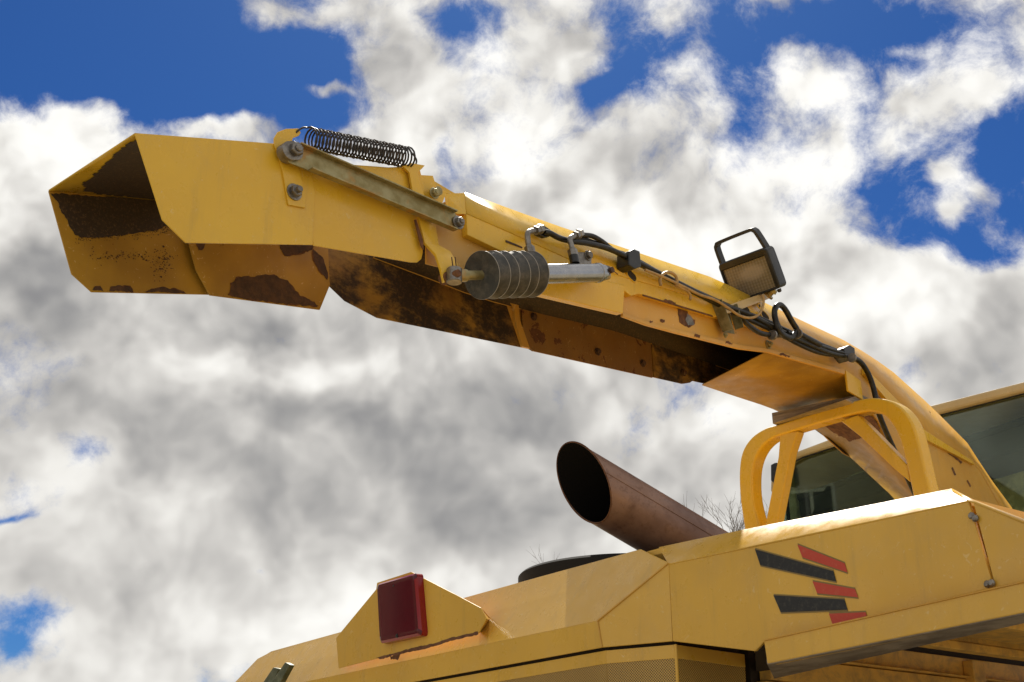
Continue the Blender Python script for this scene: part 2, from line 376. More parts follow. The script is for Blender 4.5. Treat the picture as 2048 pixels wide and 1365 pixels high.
s = NT('black_screen'); s.set(Base_Color=(0.014, 0.013, 0.012), Roughness=0.7, Specular_IOR_Level=0.2)
s = NT('headliner'); s.set(Base_Color=(0.020, 0.020, 0.020), Roughness=0.9)
s = NT('seat_cloth'); s.set(Base_Color=s.mix(s.step(s.noise(30, 5, 0.6), 0.3, 0.7), (0.05, 0.055, 0.04), (0.09, 0.095, 0.065)), Roughness=0.9)
s = NT('cab_trim'); s.set(Base_Color=s.mix(s.step(s.noise(6, 5, 0.6), 0.4, 0.6), (0.26, 0.27, 0.16), (0.46, 0.46, 0.30)), Roughness=0.7)
s = NT('wax_seal'); s.set(Base_Color=(0.02, 0.02, 0.02), Roughness=0.6)

# perforated sheet: small round holes in a staggered grid
s = NT('perforated_sheet')
mp = s.n.new('ShaderNodeMapping'); mp.inputs['Scale'].default_value = (1, 1, 1)
s.l.new(s.tc.outputs['UV'], mp.inputs['Vector'])
def holes(shift):
    v = s.n.new('ShaderNodeVectorMath'); v.operation = 'ADD'; s.l.new(mp.outputs[0], v.inputs[0]); v.inputs[1].default_value = (shift, shift, 0)
    f = s.n.new('ShaderNodeVectorMath'); f.operation = 'FRACTION'; s.l.new(v.outputs[0], f.inputs[0])
    c0 = s.n.new('ShaderNodeVectorMath'); c0.operation = 'SUBTRACT'; s.l.new(f.outputs[0], c0.inputs[0]); c0.inputs[1].default_value = (0.5, 0.5, 0)
    ln = s.n.new('ShaderNodeVectorMath'); ln.operation = 'LENGTH'; s.l.new(c0.outputs[0], ln.inputs[0])
    return s.step(ln.outputs['Value'], 0.24, 0.31, 1.0, 0.0)
hm = s.math('MAXIMUM', holes(0.0), holes(0.5))
pc = s.mix(s.step(s.noise(3, 5, 0.6), 0.3, 0.7), (0.60, 0.36, 0.075), (0.50, 0.29, 0.06))
s.set(Base_Color=s.mix(hm, pc, (0.10, 0.065, 0.02)), Roughness=0.45)
s.bump(s.math('SUBTRACT', 1.0, hm), 0.4, 0.003)

# tinted cab glass
m = bpy.data.materials.new('cab_glass'); m.use_nodes = True; MATS['cab_glass'] = m
t = m.node_tree; t.nodes.remove(t.nodes['Principled BSDF'])
tr = t.nodes.new('ShaderNodeBsdfTransparent'); tr.inputs[0].default_value = (0.84, 0.90, 0.80, 1)
gl = t.nodes.new('ShaderNodeBsdfGlossy'); gl.inputs['Roughness'].default_value = 0.02; gl.inputs['Color'].default_value = (0.9, 0.95, 0.9, 1)
fr = t.nodes.new('ShaderNodeFresnel'); fr.inputs[0].default_value = 1.45
mx = t.nodes.new('ShaderNodeMixShader')
t.links.new(fr.outputs[0], mx.inputs[0]); t.links.new(tr.outputs[0], mx.inputs[1]); t.links.new(gl.outputs[0], mx.inputs[2])
t.links.new(mx.outputs[0], t.nodes['Material Output'].inputs[0])

s = NT('gravel')
g1 = s.noise(0.8, 8, 0.7); g2 = s.noise(30, 6, 0.7)
s.set(Base_Color=s.mix(s.step(s.math('ADD', s.math('MULTIPLY', g1, 0.5), s.math('MULTIPLY', g2, 0.5)), 0.4, 0.6), (0.22, 0.195, 0.14), (0.34, 0.30, 0.22)), Roughness=0.9)
s.bump(g2, 0.6, 0.02)
s = NT('bark'); s.set(Base_Color=s.mix(s.step(s.noise(20, 6, 0.6), 0.3, 0.7), (0.12, 0.10, 0.085), (0.20, 0.17, 0.145)), Roughness=0.9)
s = NT('tyre'); s.set(Base_Color=(0.02, 0.02, 0.02), Roughness=0.8)
s = NT('house_wall'); s.set(Base_Color=s.mix(s.step(s.noise(3, 6, 0.6), 0.3, 0.7), (0.36, 0.33, 0.26), (0.46, 0.43, 0.35)), Roughness=0.9)
s = NT('roof_tile'); s.set(Base_Color=(0.16, 0.09, 0.06), Roughness=0.8)
s = NT('window_dark'); s.set(Base_Color=(0.03, 0.035, 0.04), Roughness=0.1)
s = NT('white_trim'); s.set(Base_Color=(0.7, 0.7, 0.68), Roughness=0.5)

# ------------------------------------------------------------------ mesh helpers
LS, RS = Vector((-0.7174, 0.6967, 0)), Vector((0.6967, 0.7174, 0))      # across / along the chute
LM, RM = Vector((-0.5882, 0.8087, 0)), Vector((0.8087, 0.5882, 0))      # across / along the machine
UP = Vector((0, 0, 1))
KP = Vector((0.5428, 4.22, 2.222))

def tag(o, label=None, cat=None, group=None, kind=None):
    if label: o['label'] = label
    if cat: o['category'] = cat
    if group: o['group'] = group
    if kind: o['kind'] = kind
    return o

def empty(name, loc):
    o = bpy.data.objects.new(name, None); COL.objects.link(o); o.location = loc
    o.empty_display_size = 0.1
    return o

def base_of(p):
    b = Vector((0, 0, 0))
    while p is not None:
        b = b + Vector(p.location); p = p.parent
    return b

def finish(name, bm, mat, parent=None, smooth=None, bevel=0.0, bseg=2):
    b = base_of(parent)
    bmesh.ops.recalc_face_normals(bm, faces=bm.faces)
    bmesh.ops.translate(bm, verts=bm.verts, vec=-b)
    me = bpy.data.meshes.new(name); bm.to_mesh(me); bm.free()
    me.materials.append(MATS[mat])
    if smooth is not None:
        for p in me.polygons: p.use_smooth = True
        me.set_sharp_from_angle(angle=math.radians(smooth))
    o = bpy.data.objects.new(name, me); COL.objects.link(o)
    if parent is not None: o.parent = parent
    if bevel:
        md = o.modifiers.new('edge', 'BEVEL'); md.width = bevel; md.segments = bseg
        md.limit_method = 'ANGLE'; md.angle_limit = math.radians(28)
        md.harden_normals = False
    return o

def prism_bm(bm, pts, vec):
    a = [bm.verts.new(Vector(p)) for p in pts]
    b = [bm.verts.new(Vector(p) + Vector(vec)) for p in pts]
    bm.faces.new(a); bm.faces.new(b[::-1])
    n = len(a)
    for i in range(n): bm.faces.new((a[i], b[i], b[(i + 1) % n], a[(i + 1) % n]))

def prism(name, pts, vec, mat, parent=None, bevel=0.002, smooth=None):
    bm = bmesh.new(); prism_bm(bm, pts, vec)
    return finish(name, bm, mat, parent, smooth, bevel)

def resample(pts, n):
    P = [Vector(p) for p in pts]; L = [0.0]
    for i in range(1, len(P)): L.append(L[-1] + (P[i] - P[i - 1]).length)
    out = []
    for k in range(n):
        t = L[-1] * k / (n - 1); i = 1
        while i < len(P) - 1 and L[i] < t: i += 1
        f = (t - L[i - 1]) / max(1e-9, L[i] - L[i - 1]); out.append(P[i - 1].lerp(P[i], f))
    return out

def catmull(pts, sub=6):
    P = [Vector(p) for p in pts]
    if len(P) < 3: return P
    Q = [P[0] * 2 - P[1]] + P + [P[-1] * 2 - P[-2]]
    out = []
    for i in range(1, len(Q) - 2):
        p0, p1, p2, p3 = Q[i - 1], Q[i], Q[i + 1], Q[i + 2]
        for k in range(sub):
            t = k / sub
            out.append(0.5 * ((2 * p1) + (p2 - p0) * t + (2 * p0 - 5 * p1 + 4 * p2 - p3) * t * t + (3 * p1 - p0 - 3 * p2 + p3) * t ** 3))
    out.append(P[-1]); return out

def tube_bm(bm, path, r, seg=10, cap=True):
    P = [Vector(p) for p in path]; n = len(P)
    rr = r if isinstance(r, (list, tuple)) else [r] * n
    t0 = (P[1] - P[0]).normalized()
    ref = Vector((0, 0, 1)) if abs(t0.z) < 0.9 else Vector((1, 0, 0))
    u = (ref - t0 * ref.dot(t0)).normalized(); rings = []
    for i in range(n):
        t = (P[min(i + 1, n - 1)] - P[max(i - 1, 0)]).normalized()
        u = (u - t * u.dot(t)).normalized(); v = t.cross(u)
        rings.append([bm.verts.new(P[i] + (u * math.cos(2 * math.pi * k / seg) + v * math.sin(2 * math.pi * k / seg)) * rr[i]) for k in range(seg)])
    for i in range(n - 1):
        for k in range(seg):
            bm.faces.new((rings[i][k], rings[i][(k + 1) % seg], rings[i + 1][(k + 1) % seg], rings[i + 1][k]))
    if cap:
        bm.faces.new(rings[0][::-1]); bm.faces.new(rings[-1])

def tube(name, path, r, mat, parent=None, seg=10, sub=6, smooth=40):
    bm = bmesh.new(); tube_bm(bm, catmull(path, sub) if sub else path, r, seg)
    return finish(name, bm, mat, parent, smooth)

def lathe_bm(bm, p0, axis, prof, seg=40):
    # prof: (distance along axis, radius)
    ax = Vector(axis).normalized(); ref = UP if abs(ax.z) < 0.9 else Vector((1, 0, 0))
    u = (ref - ax * ref.dot(ax)).normalized(); v = ax.cross(u); rings = []
    for h, r in prof:
        c = Vector(p0) + ax * h
        rings.append([bm.verts.new(c + (u * math.cos(2 * math.pi * k / seg) + v * math.sin(2 * math.pi * k / seg)) * r) for k in range(seg)])
    for i in range(len(rings) - 1):
        for k in range(seg):
            bm.faces.new((rings[i][k], rings[i][(k + 1) % seg], rings[i + 1][(k + 1) % seg], rings[i + 1][k]))
    bm.faces.new(rings[0][::-1]); bm.faces.new(rings[-1])

def lathe(name, p0, axis, prof, mat, parent=None, seg=40, smooth=35, bevel=0):
    bm = bmesh.new(); lathe_bm(bm, p0, axis, prof, seg)
    return finish(name, bm, mat, parent, smooth, bevel)

def bolt(name, p, d, r, mat, parent, stub=0.6, washer=True):
    d = Vector(d).normalized(); bm = bmesh.new(); p = Vector(p)
    if washer: lathe_bm(bm, p, d, [(0, r * 1.45), (r * 0.22, r * 1.45)], 20)
    lathe_bm(bm, p + d * r * 0.2, d, [(0, r * 1.06), (r * 0.75, r * 1.06), (r * 0.9, r * 0.9)], 6)
    if stub: lathe_bm(bm, p + d * r * 0.8, d, [(0, r * 0.55), (r * stub, r * 0.55), (r * (stub + 0.12), r * 0.45)], 14)
    return finish(name, bm, mat, parent, 30, 0.0008)

def strip(name, A, B, thick, mat, parent, n=None, smooth=30, bevel=0.0, offset=0.0):
    if n: A, B = resample(A, n), resample(B, n)
    bm = bmesh.new()
    a = [bm.verts.new(Vector(p)) for p in A]; b = [bm.verts.new(Vector(p)) for p in B]
    for i in range(len(a) - 1): bm.faces.new((a[i], a[i + 1], b[i + 1], b[i]))
    o = finish(name, bm, mat, parent, smooth)
    md = o.modifiers.new('sheet', 'SOLIDIFY'); md.thickness = thick; md.offset = offset
    if bevel:
        md = o.modifiers.new('edge', 'BEVEL'); md.width = bevel; md.segments = 2; md.limit_method = 'ANGLE'; md.angle_limit = math.radians(40)
    return o

def ragged(pts, amp, step, seed):
    rnd = random.Random(seed); P = [Vector(p) for p in pts]; out = []
    n = len(P); cen = sum(P, Vector()) / n
    nrm = Vector()
    for i in range(n): nrm += (P[i] - cen).cross(P[(i + 1) % n] - cen)
    nrm.normalize(); drift = 0.0
    for i in range(n):
        a, b = P[i], P[(i + 1) % n]; L = (b - a).length; k = max(1, int(L / step))
        side = nrm.cross(b - a).normalized()
        for j in range(k):
            drift = drift * 0.7 + rnd.uniform(-1, 1) * amp * 0.7
            out.append(a.lerp(b, j / k) + side * (drift + rnd.uniform(-1, 1) * amp * 0.4))
    return out

def patch(name, pts, face, mat, parent, amp=0.004, step=0.012, seed=1):
    # worn or rusted area lying on a sheet: a very thin ragged layer on that face
    q = ragged(pts, amp, step, seed) if amp else [Vector(p) for p in pts]
    if mat == 'dark_rust' and amp:      # rusty fringe creeping under the broken paint edge
        c0 = sum((Vector(p) for p in pts), Vector()) / len(pts)
        halo = ragged([c0 + (Vector(p) - c0) * 1.035 for p in pts], amp * 1.5, step, seed + 100)
        prism('rust_fringe', halo, Vector(face) * 0.0006, 'rust', parent, bevel=0)
    return prism(name, q, Vector(face) * 0.0012, mat, parent, bevel=0)

def ruled_patch(name, A, B, off, outline, mat, parent, seed, nu=60, nv=60, nrm=None):
    # ragged thin layer on the sheet spanned between two edges; outline in (along, across) fractions
    rnd = random.Random(seed); A, B = resample(A, nu + 1), resample(B, nu + 1)
    us = [q[0] for q in outline]; vs2 = [q[1] for q in outline]; u0, u1, v0, v1 = min(us), max(us), min(vs2), max(vs2)
    def smp(P, u):
        t = min(max(u, 0), 1) * nu; i = min(nu - 1, int(t)); return P[i].lerp(P[i + 1], t - i)
    def inside(u, v):
        c = False; n = len(outline)
        for i in range(n):
            (x1, y1), (x2, y2) = outline[i], outline[(i + 1) % n]
            if (y1 > v) != (y2 > v) and u < (x2 - x1) * (v - y1) / (y2 - y1) + x1: c = not c
        return c
    from mathutils import noise as mn
    bm = bmesh.new(); vid = {}
    def vert(i, j):
        if (i, j) not in vid:
            u, v = u0 + (u1 - u0) * i / nu, v0 + (v1 - v0) * j / nv
            vid[i, j] = bm.verts.new(smp(A, u).lerp(smp(B, u), v) + off)
        return vid[i, j]
    for i in range(nu):
        for j in range(nv):
            u, v = u0 + (u1 - u0) * (i + .5) / nu, v0 + (v1 - v0) * (j + .5) / nv
            w = mn.noise_vector(Vector((i * 0.22, j * 0.22, seed))) * 1.6
            if inside(u + w.x * (u1 - u0) * 0.02, v + w.y * (v1 - v0) * 0.02): bm.faces.new((vert(i, j), vert(i + 1, j), vert(i + 1, j + 1), vert(i, j + 1)))
    return finish(name, bm, mat, parent, 60)

def box_uv(o, scale_u, scale_v, ux, uy, cen=Vector((0, 0, 0))):
    me = o.data; uv = me.uv_layers.new(name='UVMap')
    for lp in me.loops:
        c = me.vertices[lp.vertex_index].co - cen
        uv.data[lp.index].uv = (c.dot(ux) * scale_u, c.dot(uy) * scale_v)

# ------------------------------------------------------------------ ground
bm = bmesh.new(); R = 1500.0
vs_ = [bm.verts.new(v) for v in ((-R, -R, 0), (R, -R, 0), (R, R, 0), (-R, R, 0))]; bm.faces.new(vs_)
tag(finish('ground', bm, 'gravel'), kind='structure')

# ------------------------------------------------------------------ discharge chute
W = 0.57                                   # inside width of the chute
OUT = -LS                                  # outward from the near wall, towards the yard
spout = empty('discharge_spout', (3.647, 8.608, 3.712))
spout.location.z = 2.55
tag(spout, 'long yellow arched discharge chute reaching out to the left above the hood', 'chute')

# main arm -------------------------------------------------------------
CREASE = [(-0.327, 4.114, 3.847), (-0.1787, 4.267, 3.877), (0.0493, 4.501, 3.886), (0.2472, 4.705, 3.89), (0.5307, 4.997, 3.937), (0.9047, 5.382, 4.013), (1.33, 5.821, 4.055), (1.673, 6.174, 4.086), (1.94, 6.449, 4.111), (2.309, 6.829, 3.94), (2.467, 6.991, 3.857), (2.934, 7.472, 3.81), (3.163, 7.707, 3.53), (3.242, 7.789, 3.406)]
TOPN = [(-0.1917, 4.354, 4.019), (0.1645, 4.721, 4.07), (0.523, 5.09, 4.133), (1.024, 5.606, 4.221), (1.547, 6.144, 4.236), (1.957, 6.567, 4.256), (2.267, 6.886, 4.223), (2.611, 7.24, 4.111), (3.004, 7.644, 3.945), (3.058, 7.7, 3.847), (3.421, 8.074, 3.58), (3.492, 8.147, 3.489)]
LOWN = [(-0.3206, 4.121, 3.589), (-0.1245, 4.322, 3.626), (0.0689, 4.522, 3.661), (0.4817, 4.947, 3.741), (0.6048, 5.074, 3.747), (0.7584, 5.232, 3.774), (1.124, 5.609, 3.845), (1.309, 5.798, 3.902), (1.843, 6.349, 3.989), (1.952, 6.461, 3.9), (2.089, 6.602, 3.776), (2.261, 6.779, 3.593), (2.502, 7.027, 3.333)]
prism('side_wall', CREASE + LOWN[::-1], LS * 0.006, 'yellow_worn', spout, 0.0015)
TOPF = [tuple(Vector(p) + LS * (W - 0.14)) for p in TOPN]
CREF = [tuple(Vector(p) + LS * W) for p in CREASE]
strip('shoulder_plate', TOPN, CREASE[1:], 0.006, 'yellow_worn', spout, 30)
strip('top_plate', TOPN, TOPF, 0.006, 'yellow_worn', spout, 30)
strip('shoulder_plate', TOPF, CREF[1:], 0.006, 'yellow_worn', spout, 30)
LOWF = [(-0.7772, 4.469, 3.774), (-0.7406, 4.506, 3.678), (-0.6814, 4.567, 3.637), (-0.5605, 4.692, 3.615), (0.08, 5.351, 3.739), (0.0991, 5.371, 3.735), (0.1329, 5.406, 3.746), (0.9213, 6.218, 3.882), (0.9869, 6.285, 3.924), (1.075, 6.376, 3.94), (1.521, 6.835, 3.961), (1.831, 7.154, 3.951), (2.03, 7.359, 3.907), (2.529, 7.873, 3.682), (2.736, 8.087, 3.526)]
strip('top_shade_sheet', [tuple(Vector(p) - UP * 0.012) for p in TOPN], [tuple(Vector(p) - UP * 0.012) for p in TOPF], 0.003, 'residue_and_shade', spout, 30)  # added dark sheets: shade inside the arm is put into their colour
strip('side_shade_sheet', [tuple(Vector(p) - UP * 0.012 - LS * 0.01) for p in TOPF], [tuple(Vector(p) - LS * 0.008) for p in CREF[1:]], 0.002, 'residue_and_shade', spout, 30)
strip('side_shade_sheet', [tuple(Vector(p) - UP * 0.012 + LS * 0.012) for p in TOPN], [tuple(Vector(p) + LS * 0.012) for p in CREASE[1:]], 0.002, 'residue_and_shade', spout, 30)
far_wall = prism('side_wall', [(-0.7956, 4.45, 3.993), (-0.5474, 4.705, 4.045)] + [tuple(Vector(p) + UP * 0.035) for p in CREF[1:]] + LOWF[::-1], LS * 0.006, 'stained_chute', spout, 0.0015)
tag(far_wall, 'far wall of the chute, its inside stained brown by crop residue')
# stiffening strap on the inside of the far wall
prism('liner_strap', [(-0.0327, 5.215, 3.956), (0.0071, 5.256, 3.965), (0.014, 5.263, 3.85), (0.0489, 5.299, 3.729), (0.0844, 5.336, 3.736), (0.0375, 5.287, 3.86), (0.0283, 5.278, 3.969)], LS * 0.012, 'yellow_worn', spout, 0.002)
prism('liner_plate', [(0.0381, 5.297, 4.072), (0.737, 6.016, 4.172), (0.7359, 6.015, 3.841), (0.0941, 5.354, 3.73), (0.0517, 5.311, 3.819)], LS * 0.006, 'yellow_rusty', spout, 0.0015)
prism('liner_plate', [(0.7378, 6.023, 4.175), (1.332, 6.634, 4.277), (1.329, 6.631, 4.245), (0.9688, 6.261, 3.904), (0.9266, 6.217, 3.882), (0.7459, 6.031, 3.85)], LS * 0.003, 'stained_chute', spout, 0.001)
for i, (p) in enumerate([(0.1024, 5.36, 3.907), (0.4276, 5.695, 3.861), (0.6799, 5.955, 3.899), (0.9291, 6.211, 3.943)]):
    bolt('liner_bolt', p, OUT, 0.014, 'dark_rust', spout, 0.2)
# floor of the chute where it closes towards the turret
NB = [(1.297, 5.791, 3.901), (1.552, 6.053, 3.94), (1.845, 6.355, 3.991), (1.954, 6.467, 3.902), (2.091, 6.608, 3.778), (2.263, 6.786, 3.595), (2.505, 7.034, 3.334)]
FB = [(1.047, 6.341, 3.921), (1.268, 6.569, 3.938), (1.519, 6.827, 3.959), (1.829, 7.146, 3.949), (2.027, 7.351, 3.904), (2.526, 7.864, 3.68), (2.733, 8.078, 3.523)]
floor_plate = strip('floor_plate', NB, FB, 0.006, 'yellow_dirty_shaded', spout, 18)
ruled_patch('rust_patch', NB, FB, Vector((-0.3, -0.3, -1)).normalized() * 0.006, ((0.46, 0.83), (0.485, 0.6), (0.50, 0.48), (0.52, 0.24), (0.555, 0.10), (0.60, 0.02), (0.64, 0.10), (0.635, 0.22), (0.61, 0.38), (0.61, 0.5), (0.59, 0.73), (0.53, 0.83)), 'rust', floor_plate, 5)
# lower flange along the near wall
prism('lower_flange', [(0.4868, 4.929, 3.741), (0.6024, 5.048, 3.751), (0.7554, 5.206, 3.778), (1.12, 5.581, 3.853), (1.304, 5.77, 3.907), (1.837, 6.319, 3.999), (1.833, 6.316, 3.974), (1.302, 5.768, 3.887), (1.118, 5.579, 3.83), (0.7544, 5.205, 3.76), (0.6016, 5.047, 3.733), (0.4862, 4.928, 3.724)], LS * 0.015, 'yellow_worn', spout, 0.002)
# stiffening beam on the near wall with oval cable holes
beam = prism('side_beam', [(-0.1769, 4.225, 3.855), (0.0488, 4.458, 3.864), (0.2448, 4.66, 3.868), (0.5256, 4.949, 3.914), (0.896, 5.33, 3.99), (1.319, 5.766, 4.043), (1.356, 5.804, 4.031), (1.331, 5.778, 4.003), (0.9621, 5.398, 3.929), (0.5677, 4.992, 3.861), (0.5272, 4.95, 3.832), (0.4888, 4.911, 3.843), (0.073, 4.483, 3.759), (-0.172, 4.231, 3.766)], LS * 0.030, 'yellow_paint', spout, 0.003)
strip('beam_cover', [(-0.1887, 4.285, 3.981), (0.1619, 4.646, 4.031), (0.5147, 5.009, 4.093), (1.008, 5.518, 4.18), (1.417, 5.939, 4.191)], [(-0.1769, 4.225, 3.855), (0.0488, 4.458, 3.864), (0.2448, 4.66, 3.868), (0.5256, 4.949, 3.914), (0.896, 5.33, 3.99), (1.319, 5.766, 4.043)], 0.005, 'yellow_paint', spout, 12)
prism('beam_end', [(-0.2627, 4.23, 3.946), (-0.1887, 4.285, 3.981), (-0.1769, 4.226, 3.853), (-0.2134, 4.217, 3.85), (-0.2547, 4.217, 3.872)], LS * 0.004, 'yellow_paint', spout, 0.0015)
def oval(name, p, lx, lz, ang, off):
    # flanged oval hole: dark insert with a rolled collar
    c0 = Vector(p); cs, sn = math.cos(ang), math.sin(ang); ring = []; pts = []
    for k in range(20):
        t = 2 * math.pi * k / 20; x = math.copysign(abs(math.cos(t)) ** 0.7, math.cos(t)) * lx; z = math.copysign(abs(math.sin(t)) ** 0.7, math.sin(t)) * lz
        pts.append(c0 + RS * (x * cs - z * sn) + UP * (x * sn + z * cs))
    ins = prism('cable_hole', pts, OUT * 0.0015, 'dark_recess', spout, 0)
    bm = bmesh.new(); tube_bm(bm, pts + [pts[0]], 0.0035, 6, False)
    finish('collar', bm, 'yellow_paint', ins, 60)
for p, lx, lz in (((0.5336, 4.956, 3.933), 0.034, 0.022), ((1.289, 5.735, 4.071), 0.036, 0.022), ((1.158, 5.599, 4.059), 0.05, 0.024), ((1.256, 5.7, 4.114), 0.012, 0.012)):
    oval('cable_hole', p, lx, lz, -0.35, 0)
# proud mounting plate for the cylinder
prism('mounting_plate', [(0.0729, 4.474, 3.759), (0.2654, 4.672, 3.808), (0.4985, 4.912, 3.866), (0.4836, 4.897, 3.724), (0.0681, 4.469, 3.635)], LS * 0.036, 'yellow_paint', spout, 0.003)
# ledge and weld seam
prism('weld_seam', [(0.5874, 5.008, 3.865), (0.9613, 5.393, 3.929), (0.9637, 5.396, 3.922), (0.587, 5.008, 3.858)], LS * 0.003, 'rust', spout, 0)
prism('weld_seam', [(-0.024, 4.379, 3.819), (0.0425, 4.447, 3.822), (0.0425, 4.447, 3.816), (-0.0239, 4.379, 3.81)], LS * 0.003, 'dark_rust', spout, 0)
# rust and chips on the near side
patch('rust_patch', [(0.7663, 5.239, 3.911), (0.8211, 5.295, 3.923), (0.8408, 5.316, 3.888), (0.8681, 5.344, 3.885), (0.8692, 5.345, 3.859), (0.8371, 5.312, 3.83), (0.8095, 5.284, 3.823), (0.7777, 5.251, 3.832)], OUT, 'rust', spout, 0.006, 0.012, 3)
patch('rust_patch', [(0.8245, 5.297, 3.895), (0.8514, 5.325, 3.887), (0.8631, 5.337, 3.856), (0.8263, 5.299, 3.837), (0.8114, 5.284, 3.859)], OUT, 'dull_steel', spout, 0.004, 0.012, 4)
for k, pp in enumerate(([(0.6205, 5.065, 3.765), (0.6357, 5.081, 3.767), (0.6325, 5.078, 3.754), (0.6172, 5.062, 3.749)], [(0.8586, 5.311, 3.799), (0.8864, 5.339, 3.803), (0.8828, 5.335, 3.791), (0.8521, 5.304, 3.783)], [(1.036, 5.493, 3.838), (1.077, 5.536, 3.842), (1.071, 5.529, 3.829), (1.029, 5.486, 3.819)], [(0.6816, 5.151, 3.81), (0.7025, 5.173, 3.811), (0.6992, 5.169, 3.797), (0.6756, 5.145, 3.792)], [(1.375, 5.842, 3.913), (1.441, 5.91, 3.924), (1.433, 5.902, 3.912), (1.367, 5.833, 3.899)], [(0.701, 5.125, 3.896), (0.7591, 5.185, 3.902), (0.7531, 5.179, 3.889), (0.6951, 5.119, 3.883)])):
    patch('rust_patch', pp, OUT, 'rust', spout, 0.004, 0.008, 20 + k)
# cradle foot under the floor
foot = prism('cradle_foot', [(1.954, 6.463, 3.912), (1.821, 6.326, 3.829), (1.528, 6.836, 3.859), (1.527, 6.836, 3.927)], RS * 0.10, 'grimy_steel', spout, 0.004)
prism('side_plate', [(1.847, 6.336, 4.005), (1.958, 6.45, 3.985), (1.957, 6.448, 3.872), (1.849, 6.338, 3.885)], LS * 0.012, 'yellow_paint', spout, 0.002)
# seam and stud on the flange
bolt('stud', (1.305, 5.792, 3.938), OUT, 0.016, 'galvanised', spout, 0.8)
# gusset between beam and leg
prism('leg_rib', [(1.999, 6.48, 4.078), (2.298, 6.788, 3.945), (2.454, 6.949, 3.859), (2.886, 7.394, 3.8), (2.906, 7.415, 3.78), (2.413, 6.907, 3.802), (2.249, 6.738, 3.882), (1.992, 6.474, 4.036)], LS * 0.02, 'yellow_paint', spout, 0.002)
for k, pp in enumerate(([(2.089, 6.599, 3.955), (2.144, 6.657, 3.927), (2.134, 6.646, 3.914), (2.078, 6.589, 3.939)], [(2.469, 6.991, 3.848), (2.596, 7.122, 3.814), (2.584, 7.109, 3.797), (2.456, 6.978, 3.828)], [(2.664, 7.192, 3.81), (2.797, 7.329, 3.771), (2.78, 7.311, 3.756), (2.652, 7.179, 3.793)], [(2.69, 7.218, 3.707), (2.714, 7.243, 3.666), (2.698, 7.227, 3.659), (2.678, 7.207, 3.697)], [(2.823, 7.355, 3.666), (2.85, 7.383, 3.636), (2.838, 7.371, 3.626), (2.811, 7.343, 3.656)])):
    patch('rust_patch', pp, OUT, 'rust', spout, 0.003, 0.015, 40 + k)

# second flap ----------------------------------------------------------
flap2 = prism('deflector_flap', [(-0.7342, 3.675, 3.826), (-0.5967, 3.816, 3.834), (-0.444, 3.973, 3.911), (-0.3539, 4.066, 3.976), (-0.3303, 4.09, 3.885), (-0.3415, 4.079, 3.772), (-0.3306, 4.09, 3.621), (-0.335, 4.086, 3.592), (-0.3483, 4.072, 3.571), (-0.3702, 4.049, 3.56), (-0.675, 3.736, 3.472), (-0.6911, 3.719, 3.58), (-0.6998, 3.71, 3.742)], LS * 0.005, 'yellow_paint', spout, 0.0015)
tag(flap2, 'inner deflector flap plate behind the link bar')
f2 = prism('flap_wall', [(-1.198, 4, 3.709), (-1.182, 4.016, 3.621), (-1.154, 4.045, 3.528), (-1.107, 4.094, 3.448), (-0.7609, 4.449, 3.545), (-0.7321, 4.479, 3.666), (-0.7438, 4.467, 3.796), (-0.755, 4.455, 3.95)], LS * 0.006, 'yellow_dirty_shaded', flap2, 0.0015)
F2T = [(-0.7347, 3.677, 3.828), (-0.5971, 3.819, 3.835), (-0.4443, 3.976, 3.912), (-0.3541, 4.069, 3.977)]
strip('flap_top', F2T, [tuple(Vector(p) + LS * (W - 0.012)) for p in F2T], 0.005, 'yellow_paint', flap2, 8)
FI = -LS
patch('bare_steel', [(-1.048, 4.152, 3.525), (-1.031, 4.17, 3.554), (-0.9626, 4.24, 3.595), (-0.9189, 4.285, 3.619), (-0.8745, 4.331, 3.617), (-0.8337, 4.373, 3.576), (-0.7825, 4.426, 3.569), (-0.7716, 4.437, 3.557), (-0.9869, 4.215, 3.484), (-1.045, 4.155, 3.477)], FI, 'dark_rust', f2, 0.005, 0.012, 11)
patch('bare_steel', [(-0.9076, 4.297, 3.756), (-0.7957, 4.412, 3.818), (-0.8044, 4.403, 3.787), (-0.8402, 4.366, 3.751), (-0.8887, 4.316, 3.718)], FI, 'dark_rust', f2, 0.005, 0.01, 12)
patch('bare_steel', [(-1.162, 4.035, 3.633), (-1.136, 4.061, 3.646), (-1.14, 4.058, 3.615), (-1.151, 4.046, 3.61)], FI, 'dark_rust', f2, 0.003, 0.008, 13)
patch('bare_steel', [(-0.7977, 4.41, 3.79), (-0.7637, 4.445, 3.774), (-0.7432, 4.466, 3.717), (-0.7433, 4.466, 3.684), (-0.7689, 4.439, 3.705), (-0.7918, 4.416, 3.744)], FI, 'dark_rust', f2, 0.003, 0.01, 14)

# outer flap -----------------------------------------------------------
flap1 = prism('deflector_flap', [(-1.154, 3.234, 3.602), (-0.7895, 3.609, 3.79), (-0.7134, 3.687, 3.794), (-0.6926, 3.709, 3.741), (-0.6799, 3.722, 3.67), (-0.6772, 3.725, 3.507), (-0.6752, 3.727, 3.47), (-1.006, 3.386, 3.306), (-1.067, 3.324, 3.353)], LS * 0.005, 'yellow_paint', spout, 0.0015)
tag(flap1, 'outermost deflector flap with the open dark mouth at the left end')
f1 = prism('flap_wall', [(-1.57, 3.652, 3.636), (-1.485, 3.74, 3.367), (-1.43, 3.796, 3.325), (-1.1, 4.136, 3.469), (-0.904, 4.338, 3.603), (-0.8533, 4.39, 3.893), (-1.144, 4.091, 3.853)], LS * 0.005, 'yellow_dirty_shaded', flap1, 0.0015)
F1T = [(-1.155, 3.236, 3.603), (-0.79, 3.611, 3.792)]
